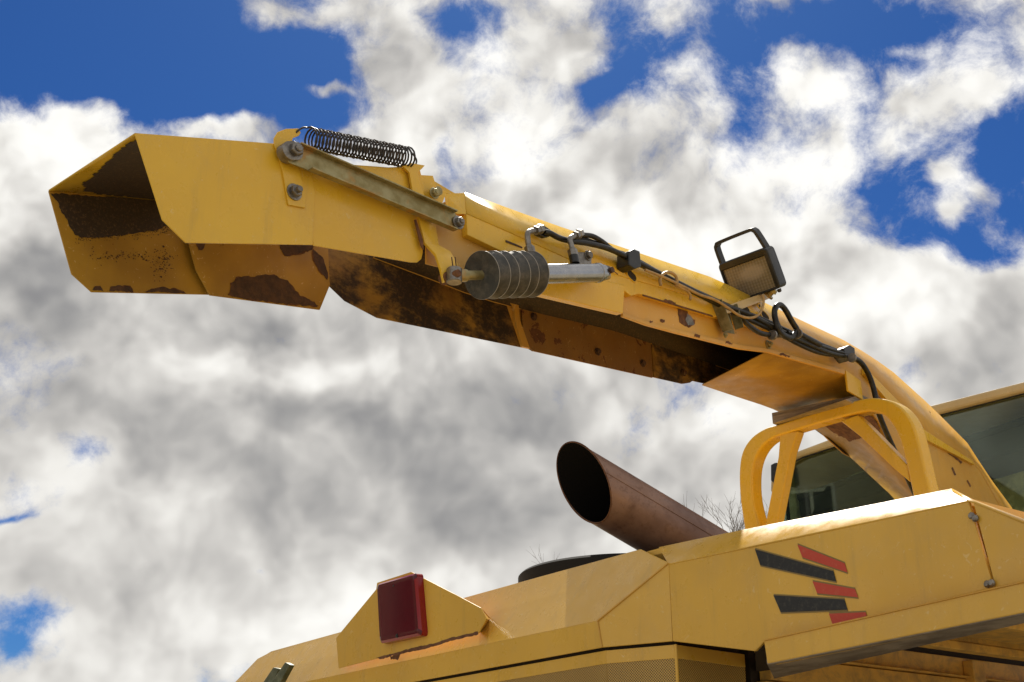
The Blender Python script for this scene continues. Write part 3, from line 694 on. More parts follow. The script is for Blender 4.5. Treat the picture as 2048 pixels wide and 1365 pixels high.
F1F = [(-1.571, 3.654, 3.638), tuple(Vector((-0.79, 3.611, 3.792)) + LS * (W + 0.018))]
ft = strip('flap_top', F1T, F1F, 0.005, 'yellow_paint', flap1, 40)
patch('crop_stain', [(-1.564, 3.657, 3.628), (-1.488, 3.735, 3.504), (-1.428, 3.797, 3.534), (-1.371, 3.855, 3.568), (-1.301, 3.928, 3.625), (-1.241, 3.989, 3.679), (-1.136, 4.097, 3.761), (-1.143, 4.091, 3.842)], FI, 'residue_and_shade', f1, 0.005, 0.01, 15)
# stain on the underside of the flap top
nrm = (Vector(F1T[1]) - Vector(F1T[0])).cross(Vector(F1F[0]) - Vector(F1T[0])).normalized()
if nrm.z > 0: nrm = -nrm
ruled_patch('crop_stain', F1T, F1F, nrm * 0.0050, ((0.03, 0.05), (0.99, 0.02), (0.99, 0.97), (0.30, 0.97), (0.20, 0.93), (0.14, 0.82), (0.115, 0.70), (0.08, 0.5), (0.05, 0.25)), 'residue_and_shade', ft, 16, 70, 60)
for k, pp in enumerate(([(-1.428, 3.797, 3.334), (-1.423, 3.802, 3.348), (-1.411, 3.814, 3.355), (-1.402, 3.824, 3.343)], [(-1.385, 3.841, 3.349), (-1.383, 3.843, 3.365), (-1.367, 3.859, 3.382), (-1.337, 3.89, 3.39), (-1.325, 3.902, 3.375)], [(-1.294, 3.935, 3.389), (-1.282, 3.947, 3.407), (-1.242, 3.988, 3.432), (-1.211, 4.02, 3.438), (-1.185, 4.047, 3.436)])):
    patch('bare_steel', pp, FI, 'dark_rust', f1, 0.003, 0.008, 50 + k)
rnd = random.Random(5)
bm = bmesh.new(); e0, e1_ = Vector((-1.487, 3.736, 3.505)), Vector((-1.241, 3.989, 3.679))
for k in range(420):
    u = rnd.random(); dn = abs(rnd.gauss(0, 0.014)); p = e0.lerp(e1_, u) - UP * dn + OUT * 0.0006
    r = rnd.uniform(0.0006, 0.0024)
    bm.faces.new([bm.verts.new(p + (RS * math.cos(a_ * 1.2566) * rnd.uniform(0.6, 1.6) + UP * math.sin(a_ * 1.2566) * rnd.uniform(0.5, 1.2)) * r) for a_ in range(5)])
tag(finish('residue_specks', bm, 'residue_and_shade', f1), kind='stuff')
bm = bmesh.new()
c0, cu, cv = Vector((-1.35, 3.876, 3.486)), Vector((-1.216, 4.014, 3.553)) - Vector((-1.35, 3.876, 3.486)), Vector((-1.342, 3.885, 3.394)) - Vector((-1.35, 3.876, 3.486))
for k in range(260):
    if rnd.random() < 0.5: u, v = rnd.gauss(0.1, 0.5), rnd.gauss(-0.15, 0.12)
    else: u, v = rnd.gauss(0.68, 0.10), rnd.gauss(0.15, 0.35)
    if not (-0.7 < u < 1.0 and -0.75 < v < 1.1): continue
    r = rnd.uniform(0.0008, 0.0028) * (1.6 if rnd.random() < 0.1 else 1); p = c0 + cu * u + cv * v
    q = [p + (RS * math.cos(a_ * 1.2566) * rnd.uniform(0.6, 1.5) + UP * math.sin(a_ * 1.2566) * rnd.uniform(0.5, 1.2)) * r for a_ in range(5)]
    bm.faces.new([bm.verts.new(x) for x in q])
tag(finish('paint_chips', bm, 'dark_rust', f1), kind='stuff')

# hook strap with the two hinge bolts ---------------------------------
strap = prism('hinge_strap', [(-0.8026, 3.585, 3.772), (-0.8045, 3.583, 3.802), (-0.7962, 3.592, 3.831), (-0.7746, 3.614, 3.857), (-0.7392, 3.651, 3.882), (-0.7311, 3.659, 3.869), (-0.7362, 3.654, 3.854), (-0.7528, 3.637, 3.835), (-0.7555, 3.634, 3.806), (-0.7443, 3.646, 3.789), (-0.7255, 3.665, 3.716), (-0.7032, 3.688, 3.631), (-0.7025, 3.689, 3.591), (-0.7508, 3.639, 3.576), (-0.7732, 3.616, 3.687), (-0.7915, 3.597, 3.754)], LS * 0.007, 'yellow_paint', spout, 0.0015)
bolt('hinge_bolt', (-0.7382, 3.652, 3.631), OUT, 0.021, 'dull_steel', strap, 0.9)
# link bar: channel section --------------------------------------------
A0, A1 = Vector((-0.7434, 3.602, 3.755)), Vector((-0.2095, 4.152, 3.777))
ax = (A1 - A0).normalized(); nz = ax.cross(OUT).normalized()
if nz.z < 0: nz = -nz
wd = 0.041
link = prism('link_bar', [A0 - ax * 0.035 + nz * wd * 0.3, A0 - ax * 0.012 + nz * wd * 0.95, A0 + ax * 0.02 + nz * wd, A1 - ax * 0.015 + nz * wd, A1 + ax * 0.01 + nz * wd * 0.6, A1 + ax * 0.01 - nz * wd * 0.6, A1 - ax * 0.015 - nz * wd, A0 + ax * 0.07 - nz * wd, A0 - ax * 0.01 - nz * wd * 1.02, A0 - ax * 0.035 - nz * wd * 0.5], LS * 0.006, 'galvanised', spout, 0.0015)
for sgn in (1, -1):
    q = A0 + ax * (0.02 if sgn > 0 else 0.07) + nz * wd * sgn; r_ = A1 - ax * 0.015 + nz * wd * sgn
    prism('flange', [q, r_, r_ - nz * sgn * 0.006, q - nz * sgn * 0.006], OUT * 0.022, 'galvanised', link, 0.0012)
lathe('hinge_boss', (-0.7492, 3.587, 3.752), OUT, [(-0.03, 0.034), (0.006, 0.034), (0.008, 0.030)], 'dull_steel', spout, 28)
bolt('hinge_bolt', (-0.7377, 3.596, 3.759), OUT, 0.024, 'dull_steel', spout, 0.5)
bolt('hinge_bolt', (-0.2056, 4.15, 3.776), OUT, 0.019, 'dull_steel', spout, 0.5)
# spring -----------------------------------------------------------------
S0, S1 = Vector((-0.7061, 3.68, 3.86)), Vector((-0.3841, 4.012, 3.978))
sa = (S1 - S0).normalized(); su = (UP - sa * sa.z).normalized(); sv = sa.cross(su)
helix = []; turns = 31
for k in range(turns * 14 + 1):
    t = k / (turns * 14); a_ = 2 * math.pi * turns * t
    rr = 0.038 + 0.0012 * math.sin(a_ * 0.37 + 1.0)
    helix.append(S0.lerp(S1, t) + (su * math.cos(a_) + sv * math.sin(a_)) * rr)
hookA = [Vector((-0.7451, 3.64, 3.865)), Vector((-0.7493, 3.648, 3.858)), Vector((-0.7394, 3.646, 3.869)), Vector((-0.7257, 3.66, 3.89)), helix[0]]
hookB = [helix[-1], Vector((-0.3633, 4.034, 3.987)), Vector((-0.3643, 4.032, 3.96)), Vector((-0.3793, 4.017, 3.934)), Vector((-0.3915, 4.005, 3.935))]
bm = bmesh.new(); tube_bm(bm, catmull(hookA[1:], 5)[:-1] + helix + catmull(hookB, 5)[1:], 0.0036, 6)
spring = finish('tension_spring', bm, 'spring_steel', spout, 60)
tag(spring, 'dark close-wound tension spring above the link bar')
# post that holds the spring ---------------------------------------------
prism('spring_post', [(-0.4062, 3.982, 3.926), (-0.3794, 4.01, 3.955), (-0.3306, 4.06, 3.974), (-0.3391, 4.051, 3.956), (-0.3542, 4.036, 3.93), (-0.3499, 4.04, 3.9), (-0.3272, 4.064, 3.838), (-0.369, 4.021, 3.833), (-0.3834, 4.006, 3.912)], LS * 0.010, 'yellow_paint', spout, 0.0015)
prism('post_foot', [(-0.3575, 4.077, 3.943), (-0.3044, 4.131, 3.97), (-0.2869, 4.149, 3.918), (-0.232, 4.206, 3.937), (-0.2558, 4.182, 3.919), (-0.2761, 4.161, 3.837), (-0.3262, 4.109, 3.831), (-0.3401, 4.095, 3.888)], LS * 0.006, 'yellow_paint', spout, 0.0015)
prism('hinge_ear', [(-0.3201, 4.408, 4.105), (-0.2474, 4.483, 4.095), (-0.2334, 4.497, 4.094), (-0.296, 4.433, 4.067), (-0.3116, 4.417, 4.072)], LS * 0.006, 'yellow_paint', spout, 0.001)
lathe('pin_sleeve', (-0.3026, 4.133, 3.892), OUT, [(0, 0.018), (0.035, 0.018), (0.037, 0.015)], 'galvanised', spout, 20)
bolt('pin_nut', (-0.2961, 4.096, 3.873), OUT, 0.016, 'galvanised', spout, 0.4)
# bent arm down to the cylinder ------------------------------------------
ARM_L = [(-0.3554, 4.042, 3.763), (-0.3264, 4.072, 3.649), (-0.2844, 4.072, 3.6), (-0.2624, 4.037, 3.524), (-0.2511, 4.049, 3.477)]
ARM_R = [(-0.2979, 4.101, 3.78), (-0.2776, 4.122, 3.664), (-0.2323, 4.125, 3.637), (-0.2038, 4.097, 3.573), (-0.2116, 4.089, 3.508)]
strip('actuating_arm', ARM_L, ARM_R, 0.012, 'yellow_paint', spout, None, 20, 0.0015)
prism('weld_seam', [(-0.3611, 4.033, 3.727), (-0.3543, 4.04, 3.731), (-0.33, 4.065, 3.66), (-0.3255, 4.07, 3.621), (-0.3362, 4.059, 3.632)], LS * 0.004, 'rust', spout, 0)

# hydraulic cylinder ---------------------------------------------------------
CYL0, CYL1 = Vector((-0.2183, 4.039, 3.501)), Vector((0.3823, 4.658, 3.806))
ca = (CYL1 - CYL0).normalized(); clen = (CYL1 - CYL0).length
def on_cyl(px): return clen * px
hyd = lathe('hydraulic_cylinder', CYL0 + ca * 0.42 * clen, ca, [(0, 0.036), (0.005, 0.040), (0.53 * clen, 0.040), (0.532 * clen, 0.0425), (0.545 * clen, 0.0425), (0.547 * clen, 0.038), (0.575 * clen, 0.036), (0.58 * clen, 0.03)], 'bright_steel', spout, 40)
tag(hyd, 'bright steel hydraulic cylinder with a black ribbed bellows')
T = [Vector((-0.1158, 4.145, 3.551)), Vector((0.0943, 4.361, 3.659))]
b0 = (T[0] - CYL0).dot(ca); b1 = (T[1] - CYL0).dot(ca) - 0.03
prof = [(b0, 0.02), (b0 + 0.001, 0.084)]
nd = 5; rims = []
for k in range(nd):
    jit = (0, 0.004, -0.002, 0.003, -0.004, 0); h0 = b0 + (b1 - b0) * k / nd + jit[k]; h1 = b0 + (b1 - b0) * (k + 1) / nd + jit[k + 1]
    prof += [(h0 + 0.002, 0.0905), (h0 + 0.006, 0.0905), (h0 + 0.009, 0.074), (h1 - 0.002, 0.088)]
    rims.append(h0 + 0.004)
prof += [(b1, 0.0905), (b1 + 0.004, 0.0905), (b1 + 0.008, 0.06), (b1 + 0.05, 0.042)]
rims.append(b1 + 0.002)
bel = lathe('bellows', CYL0, ca, prof, 'bellows_rubber', hyd, 56, 40)
for h in rims: lathe('rim', CYL0 + ca * (h - 0.0015), ca, [(0, 0.0900), (0.0008, 0.0918), (0.0022, 0.0918), (0.003, 0.0900)], 'rubber_rim', bel, 56, 40)
lathe('rod_end', CYL0 + ca * 0.02, ca, [(-0.005, 0.020), (0, 0.024), (0.05, 0.024), (0.055, 0.018), (b0 - 0.015, 0.018)], 'galvanised', hyd, 24)
lathe('rod_eye', CYL0 - Vector((0, 0, 0.028)) + ca * 0.012, UP, [(0, 0.026), (0.003, 0.029), (0.053, 0.029), (0.056, 0.026)], 'dull_steel', hyd, 24)
lathe('clevis_pin', CYL0 + LS * 0.05 , OUT, [(0, 0.022), (0.035, 0.022), (0.036, 0.014), (0.085, 0.014), (0.088, 0.010)], 'rust', hyd, 20)
for dx in (-0.004, 0.014):
    tube('split_pin', [CYL0 + ca * (0.012 + dx) + UP * 0.0, CYL0 + ca * (0.008 + dx) + UP * 0.035, CYL0 + ca * (0.0 + dx) + UP * 0.075], 0.0022, 'dark_rust', hyd, 6)
lathe('rear_eye', CYL1 - UP * 0.022 + ca * 0.008, UP, [(0, 0.028), (0.044, 0.028)], 'dull_steel', hyd, 24)
tube('rear_pin', [CYL1 + OUT * 0.045 + ca * 0.01, CYL1 - OUT * 0.13 + ca * 0.01], 0.013, 'dark_rust', hyd, 16, 0)
tube('split_pin', [CYL1 + OUT * 0.04 + ca * 0.012, CYL1 + OUT * 0.05 + ca * 0.04 - UP * 0.025], 0.0022, 'dark_rust', hyd, 6)
prism('mount_tab', [(0.2573, 4.644, 3.895), (0.3392, 4.728, 3.937), (0.3413, 4.73, 3.843), (0.298, 4.686, 3.821)], LS * 0.008, 'dull_steel', spout, 0.001)
bolt('mount_bolt', (0.3249, 4.713, 3.913), OUT, 0.016, 'dull_steel', spout, 0.3)
# ports, elbows and nuts
def port(base, top, bend, end, fr, idx):
    p = Vector(base); q = Vector(top)
    n1 = lathe('port', p, (q - p), [(0, 0.020), ((q - p).length * 0.42, 0.020), ((q - p).length * 0.44, 0.016)], 'black_plastic', hyd, 18)
    lathe('nut', p + (q - p) * 0.42, (q - p), [(0, 0.021), ((q - p).length * 0.34, 0.021), ((q - p).length * 0.38, 0.017)], 'dull_steel', n1, 6, 30)
    tube('elbow', [p + (q - p) * 0.7, q, Vector(bend), Vector(end)], 0.0115, 'dull_steel', n1, 12)
    d = (Vector(end) - Vector(bend)).normalized()
    lathe('nut', Vector(end) - d * 0.012, d, [(0, 0.019), (0.03, 0.019), (0.032, 0.022), (0.06, 0.022), (0.064, 0.016)], 'dull_steel', n1, 6, 30)
port((0.0828, 4.356, 3.702), (0.0636, 4.358, 3.8), (0.064, 4.373, 3.848), (0.0973, 4.429, 3.888), 0, 0)
port((0.2586, 4.538, 3.79), (0.2462, 4.546, 3.877), (0.2411, 4.555, 3.914), (0.2693, 4.606, 3.956), 0, 1)
prism('hose_clip', [(0.0981, 4.458, 3.924), (0.1276, 4.489, 3.946), (0.1615, 4.524, 3.939), (0.1568, 4.519, 3.906), (0.1355, 4.497, 3.891), (0.102, 4.462, 3.889)], LS * 0.02, 'black_plastic', spout, 0.003)

# hoses and cables -----------------------------------------------------------
def hose(path, r, mat='black_rubber', label=None, seg=10):
    o = tube('hose', path, r, mat, spout, seg)
    if label: tag(o, label)
    return o
hose([(0.1311, 4.478, 3.906), (0.1565, 4.504, 3.913), (0.1949, 4.544, 3.912), (0.2429, 4.593, 3.923), (0.3215, 4.674, 3.952), (0.4142, 4.77, 3.976), (0.5024, 4.86, 3.98), (0.6209, 4.982, 3.98), (0.8029, 5.17, 3.979), (0.9969, 5.37, 3.982), (1.175, 5.553, 4.001), (1.362, 5.745, 3.995), (1.528, 5.916, 4.007), (1.704, 6.098, 4.032), (1.867, 6.266, 4.052)], 0.0125, label='hydraulic hose running along the side beam')
hose([(0.3009, 4.672, 3.992), (0.3469, 4.719, 4.009), (0.3932, 4.767, 4.006), (0.4398, 4.815, 3.991), (0.5094, 4.886, 3.987), (0.6488, 5.03, 3.985), (0.8329, 5.219, 3.981), (1.029, 5.421, 3.978), (1.208, 5.606, 3.983), (1.398, 5.801, 3.988), (1.603, 6.012, 4.015), (1.874, 6.292, 4.053)], 0.0115)
hose([(0.2682, 4.662, 3.977), (0.3366, 4.733, 3.994), (0.4543, 4.854, 4.006), (0.5325, 4.934, 4.016), (0.7046, 5.112, 4.006), (0.8936, 5.306, 4.008), (1.096, 5.514, 4.019), (1.281, 5.706, 4.039), (1.427, 5.856, 4.044), (1.651, 6.086, 4.062), (1.891, 6.334, 4.087)], 0.0095)
hose([(1.115, 5.477, 3.962), (1.154, 5.517, 3.932), (1.225, 5.59, 3.92), (1.305, 5.672, 3.941), (1.405, 5.775, 3.98), (1.556, 5.931, 3.994), (1.696, 6.075, 4.006), (1.865, 6.249, 4.045)], 0.013, label='corrugated conduit sagging below the side beam')
hose([(1.362, 5.753, 3.982), (1.492, 5.887, 3.976), (1.63, 6.029, 3.987), (1.778, 6.181, 4.03), (1.878, 6.285, 4.059)], 0.012)
hose([(1.404, 5.764, 3.995), (1.554, 5.919, 4.006), (1.713, 6.083, 4.026), (1.867, 6.241, 4.054)], 0.009)
hose([(1.351, 5.698, 3.976), (1.327, 5.674, 4.026), (1.326, 5.672, 4.074), (1.345, 5.693, 4.111), (1.373, 5.721, 4.126), (1.403, 5.752, 4.109), (1.435, 5.785, 4.067), (1.461, 5.812, 4.04), (1.485, 5.837, 4.017), (1.62, 5.976, 4.012)], 0.0155, label='thick black hose bent up into a loop')
hose([(1.327, 5.674, 4.026), (1.338, 5.685, 3.976), (1.374, 5.722, 3.958), (1.42, 5.77, 3.967), (1.45, 5.801, 4.002), (1.467, 5.818, 4.031)], 0.0155)
hose([(1.876, 6.31, 4.075), (1.944, 6.38, 4.073), (1.995, 6.433, 4.03), (2.024, 6.463, 3.966), (2.037, 6.476, 3.897), (2.047, 6.487, 3.811), (2.099, 6.541, 3.697), (2.176, 6.62, 3.561), (2.277, 6.724, 3.396), (2.334, 6.782, 3.301)], 0.0155, label='black hose hanging down past the cradle')
for pp in ([(0.515, 4.845, 4.001), (0.5403, 4.871, 4.024), (0.57, 4.901, 4.027), (0.5741, 4.905, 3.953), (0.5411, 4.872, 3.927), (0.5123, 4.842, 3.932)], [(1.798, 6.159, 4.068), (1.848, 6.21, 4.106), (1.884, 6.247, 4.101), (1.879, 6.243, 4.043), (1.834, 6.195, 4.007), (1.8, 6.161, 4.028)]):
    prism('hose_clamp', pp, LS * 0.07, 'black_plastic', spout, 0.004)
hose([(0.5891, 4.907, 3.938), (0.6902, 5.011, 3.948), (0.7999, 5.124, 3.95), (0.8753, 5.201, 3.95), (0.9593, 5.288, 3.963), (1.032, 5.363, 3.955), (1.101, 5.434, 3.944), (1.175, 5.509, 3.966), (1.228, 5.564, 4.016), (1.256, 5.593, 4.083), (1.257, 5.594, 4.128)], 0.0065, 'cable_sheath', 'tan sheathed lamp cable sagging below the work light', 8)
hose([(0.6683, 4.995, 3.901), (0.6647, 4.992, 3.929), (0.6818, 5.009, 3.965), (0.7141, 5.043, 3.991), (0.7454, 5.075, 3.991), (0.7545, 5.084, 3.967), (0.7449, 5.074, 3.938)], 0.0075, 'cable_sheath', 'small tan cable loop on the side beam', 8)
hose([(0.7428, 5.072, 3.947), (0.7846, 5.115, 3.941), (0.8084, 5.14, 3.94), (0.8234, 5.155, 3.924), (0.8193, 5.151, 3.902)], 0.0065, 'cable_sheath', None, 8)
for pp in ((1.466, 5.803, 4.003), (1.298, 5.644, 3.929), (1.84, 6.173, 4.015)):
    lathe('cable_tie', Vector(pp) - RS * 0.006, RS, [(0, 0.026), (0.012, 0.026)], 'dull_steel', spout, 14)
# lamp bracket ---------------------------------------------------------------
lb = prism('lamp_bracket', [(0.9626, 5.39, 3.996), (1.057, 5.487, 4.018), (1.087, 5.519, 3.885), (1.019, 5.448, 3.866)], LS * 0.006, 'olive_zinc', spout, 0.001)
for a_, b_, w_ in (((0.9626, 5.39, 3.996), (1.019, 5.448, 3.866), 0.055), ((1.06, 5.49, 4.019), (1.089, 5.521, 3.907), 0.05)):
    a_, b_ = Vector(a_), Vector(b_)
    prism('flange', [a_, b_, b_ + RS * 0.004, a_ + RS * 0.004], OUT * w_, 'olive_zinc', lb, 0.001)
bolt('bracket_bolt', (1.028, 5.466, 3.856), OUT, 0.010, 'galvanised', spout, 0.5)

# work light -----------------------------------------------------------------
LC = Vector((1.217, 5.675, 4.271))
lu = (Vector((1.301, 5.483, 4.232)) - Vector((1.095, 5.723, 4.248))).normalized()
lview = (Vector((0, 0, 1.6)) - LC).normalized()
lw0 = (Vector((1.165, 5.558, 4.327)) - Vector((1.232, 5.624, 4.158))).normalized()
ln = lu.cross(lw0).normalized()
if ln.dot(lview) < 0: ln = -ln
lv = ln.cross(lu).normalized()
if lv.z < 0: lv = -lv
hw, hh = 0.158, 0.108
def LP(u, v, d): return LC + lu * u + lv * v + ln * d
def rounded(w, h, r, d, bow=0.0, n=5):
    pts = []
    for cx, cy, a0 in ((w - r, h - r, 0), (-w + r, h - r, 90), (-w + r, -h + r, 180), (w - r, -h + r, 270)):
        for k in range(n + 1):
            a_ = math.radians(a0 + 90 * k / n); u, v = cx + r * math.cos(a_), cy + r * math.sin(a_)
            if bow and v > 0: v += bow * (1 - (u / w) ** 2)
            pts.append(LP(u, v, d))
    return pts
def inner_rim(g, d):
    pts = []
    x0, x1, y0, y1, r = -hw * .93 - g, hw * .80 + g, -hh * .90 - g, hh * .66 + g, 0.008
    for cx, cy, a0 in ((x1 - r, y1 - r, 0), (x0 + r, y1 - r, 90), (x0 + r, y0 + r, 180), (x1 - r, y0 + r, 270)):
        for k in range(6):
            a_ = math.radians(a0 + 90 * k / 5); pts.append(LP(cx + r * math.cos(a_), cy + r * math.sin(a_), d))
    return pts
bm = bmesh.new()
rings = [rounded(hw * 0.62, hh * 0.55, 0.03, -0.13), rounded(hw * 0.9, hh * 0.88, 0.03, -0.075, 0.006), rounded(hw, hh, 0.022, -0.05, 0.010), rounded(hw, hh, 0.022, 0.012, 0.012), rounded(hw * 0.96, hh * 0.95, 0.018, 0.016, 0.010), inner_rim(0.004, 0.012), inner_rim(0.0, -0.006)]
rv = [[bm.verts.new(p) for p in r_] for r_ in rings]
for i in range(len(rv) - 1):
    n_ = len(rv[i])
    for k in range(n_): bm.faces.new((rv[i][k], rv[i][(k + 1) % n_], rv[i + 1][(k + 1) % n_], rv[i + 1][k]))
bm.faces.new(rv[0]); bm.faces.new(rv[-1][::-1])
light = finish('work_light', bm, 'black_plastic', spout, 35)
tag(light, 'black square work light with a carrying handle, mounted on the chute')
lens = prism('lens', [LP(u, v, -0.004) for u, v in ((-hw * .93, -hh * .90), (hw * .80, -hh * .90), (hw * .80, hh * .66), (-hw * .93, hh * .66))], ln * 0.004, 'lamp_glass', light, 0.001)
box_uv(lens, 1.0 / (2 * hw), 1.0 / (2 * hh), lu, lv, LC - base_of(spout))
hp = [LP(-hw * 0.93, hh * 0.80, -0.02), LP(-hw * 0.93, hh * 1.72, -0.02), LP(-hw * 0.86, hh * 1.92, -0.02), LP(-hw * 0.70, hh * 2.0, -0.02), LP(hw * 0.50, hh * 2.02, -0.02), LP(hw * 0.66, hh * 1.95, -0.02), LP(hw * 0.74, hh * 1.76, -0.02), LP(hw * 0.90, hh * 0.85, -0.02)]
bm = bmesh.new(); hpath = catmull(hp, 3)
half, dep = 0.0085, 0.020; prev = None
for i, p in enumerate(hpath):
    t_ = (hpath[min(i + 1, len(hpath) - 1)] - hpath[max(i - 1, 0)]).normalized(); sd = ln.cross(t_).normalized()
    cur = [bm.verts.new(p + sd * half * a_ + ln * dep * b_) for a_, b_ in ((1, 1), (-1, 1), (-1, -1), (1, -1))]
    if prev:
        for k in range(4): bm.faces.new((prev[k], prev[(k + 1) % 4], cur[(k + 1) % 4], cur[k]))
    else: bm.faces.new(cur[::-1])
    prev = cur
bm.faces.new(prev)
finish('handle', bm, 'black_plastic', light, 30, 0.003)
prism('lamp_arm', [(1.024, 5.405, 3.942), (1.033, 5.414, 3.988), (1.317, 5.764, 4.221), (1.342, 5.79, 4.216), (1.326, 5.774, 4.186), (1.085, 5.468, 3.98)], LS * 0.045, 'cream_paint', light, 0.002)
lathe('pivot', (1.305, 5.709, 4.174), OUT + UP * 0.6, [(0, 0.030), (0.01, 0.030), (0.012, 0.018), (0.03, 0.018), (0.032, 0.026), (0.05, 0.022)], 'galvanised', light, 12)
lathe('foot', LP(hw * 0.86, -hh * 1.02, 0.0), -lv, [(0, 0.012), (0.014, 0.010), (0.018, 0.006)], 'black_plastic', light, 12)
# ------------------------------------------------------------------ forage harvester body
harv = empty('forage_harvester', (2.0, 6.0, 0.0))
tag(harv, 'yellow forage harvester seen from below, hood, exhaust, cab and chute cradle', 'harvester')
ZK = KP.z
def MP(a, b, z): return KP + LM * a + RM * b + UP * (z)
C1 = MP(0.25, -0.10, 0.0)

# striped hood side panel
panel = prism('hood_panel', [(0.542, 4.221, 2.482), (1.244, 3.256, 2.453), (1.266, 3.226, 2.213), (0.7849, 3.887, 2.171), (0.7611, 3.92, 2.147), (0.5428, 4.22, 2.222)], RM * 0.012, 'yellow_hood', harv, 0.003)
tag(panel, 'wide hood panel with black and red slanted stripes')
strip('hood_bevel', [(0.532, 4.388, 2.579), (0.6846, 4.178, 2.57), (0.873, 3.919, 2.556), (1.041, 3.689, 2.542), (1.255, 3.394, 2.526)], [(0.542, 4.221, 2.482), (0.7018, 4.001, 2.476), (0.8915, 3.741, 2.469), (1.06, 3.51, 2.461), (1.244, 3.256, 2.453)], 0.006, 'yellow_hood', harv, 8, 30, 0.002)
for k, (pts, mat, nm) in enumerate((([(0.7789, 3.891, 2.463), (0.9585, 3.644, 2.342), (0.9628, 3.638, 2.31), (0.7892, 3.877, 2.409)], 'stripe_black', 'black_stripe'), ([(0.8827, 3.748, 2.446), (0.9851, 3.608, 2.358), (0.989, 3.602, 2.33), (0.8918, 3.736, 2.404)], 'stripe_red', 'red_stripe'),
        ([(0.9101, 3.711, 2.325), (1.001, 3.586, 2.278), (1.006, 3.579, 2.253), (0.9178, 3.7, 2.287)], 'stripe_red', 'red_stripe'), ([(0.8156, 3.841, 2.307), (0.9763, 3.62, 2.254), (0.9809, 3.613, 2.223), (0.83, 3.821, 2.251)], 'stripe_black', 'black_stripe'),
        ([(0.9396, 3.67, 2.221), (1.018, 3.562, 2.207), (1.02, 3.559, 2.196), (0.9455, 3.662, 2.189)], 'stripe_red', 'red_stripe'))):
    P = [Vector(p) for p in pts]; cen = sum(P, Vector()) / len(P)
    st = prism(nm, P, RM * 0.0006, mat, panel, 0)
    up_ = UP * 0.0045
    bord = [P[0] + up_, P[1] + up_, P[2] - up_, P[3] - up_] if k < 4 else [P[0] + up_, P[1] + up_, P[2], P[3]]
    prism('border', [p + RM * 0.0012 for p in bord], RM * 0.0006, 'stripe_border', st, 0)
# door panel at the right with its overlap strip and screws
prism('hood_door', [(1.25, 3.241, 2.449), (1.352, 3.1, 2.344), (1.339, 3.119, 2.217), (1.267, 3.217, 2.213)], RM * 0.012, 'yellow_hood', harv, 0.002)
strip('door_flange', [(1.246, 3.372, 2.519), (1.282, 3.322, 2.474), (1.387, 3.178, 2.37)], [(1.242, 3.251, 2.453), (1.253, 3.235, 2.445), (1.351, 3.1, 2.342)], 0.005, 'yellow_hood', harv)
for p in ((1.244, 3.246, 2.411), (1.248, 3.234, 2.401), (1.254, 3.232, 2.224), (1.26, 3.217, 2.224)):
    lathe('hood_screw', p, -RM, [(0, 0.010), (0.004, 0.010), (0.009, 0.006)], 'dull_steel', harv, 10)
# rail below the panel
rail = prism('side_rail', [(0.7706, 3.822, 2.166), (1.33, 3.053, 2.208), (1.322, 3.064, 2.131), (0.7746, 3.816, 2.095)], RM * 0.045, 'yellow_hood', harv, 0.004)
prism('rail_lip', [(0.7696, 3.816, 2.168), (1.328, 3.048, 2.209), (1.328, 3.049, 2.205), (0.7694, 3.817, 2.163)], RM * 0.05, 'yellow_worn', rail, 0.001)
zr = (0.7746, 3.816, 2.095)[2]
prism('rail_underside', [(0.775, 3.819, 2.093), (1.323, 3.067, 2.128), (1.393, 3.239, 2.135), (0.8873, 4.274, 2.105)], UP * 0.02, 'grimy_steel', rail, 0.003)
# planks and ribs of the platform underside, running fore and aft
rs = random.Random(3)
for i in range(4):
    a0 = -0.40 - i * 0.19; dz = (0.0, 0.012, -0.006, 0.016, 0.004, -0.004, 0.010, 0.0, 0.008)[i]
    w_ = 0.172 + rs.uniform(-0.01, 0.008)
    pl = prism('platform_plank', [MP(a0, 0.02, 0.0 + dz), MP(a0 - w_, 0.02, 0.0 + dz), MP(a0 - w_, 2.5, 0.0 + dz), MP(a0, 2.5, 0.0 + dz)], UP * 0.025, 'under_paint', harv, 0.005)
    if i % 2 == 0:
        prism('stiffener', [MP(a0 - w_ + 0.02, 0.03, dz - 0.03), MP(a0 - w_ - 0.012, 0.03, dz - 0.03), MP(a0 - w_ - 0.012, 2.4, dz - 0.03), MP(a0 - w_ + 0.02, 2.4, dz - 0.03)], UP * 0.028, 'under_paint', pl, 0.003)
# side of the engine bay: stacked yellow boards and ledges running forward
zb = 0.075
for i, (h_, pr, mt) in enumerate(((0.075, 0.0, 'under_paint'), (0.012, 0.03, 'under_paint'), (0.085, 0.012, 'under_paint'), (0.06, 0.0, 'under_paint'), (0.016, 0.035, 'under_paint'), (0.045, 0.012, 'under_paint'), (0.075, 0.0, 'under_paint'), (0.015, 0.04, 'under_paint'), (0.09, 0.008, 'under_paint'), (0.09, 0.0, 'under_paint'), (0.1, 0.01, 'under_paint'))):
    nm = 'bay_ledge' if h_ < 0.03 else 'bay_board'
    prism(nm, [MP(0.045, 0.44 + 0.01 * (i % 3), zb - h_ + 0.002), MP(0.0 - pr, 0.44 + 0.01 * (i % 3), zb - h_ + 0.002), MP(0.0 - pr, 2.68, zb - h_ + 0.002), MP(0.045, 2.68, zb - h_ + 0.002)], UP * (h_ - 0.004), mt, harv, 0.003)
    zb -= h_
prism('bay_post', [MP(-0.002, 1.62, -0.5), MP(-0.05, 1.62, -0.5), MP(-0.05, 1.70, -0.5), MP(-0.002, 1.70, -0.5)], UP * 0.56, 'under_paint', harv, 0.004)
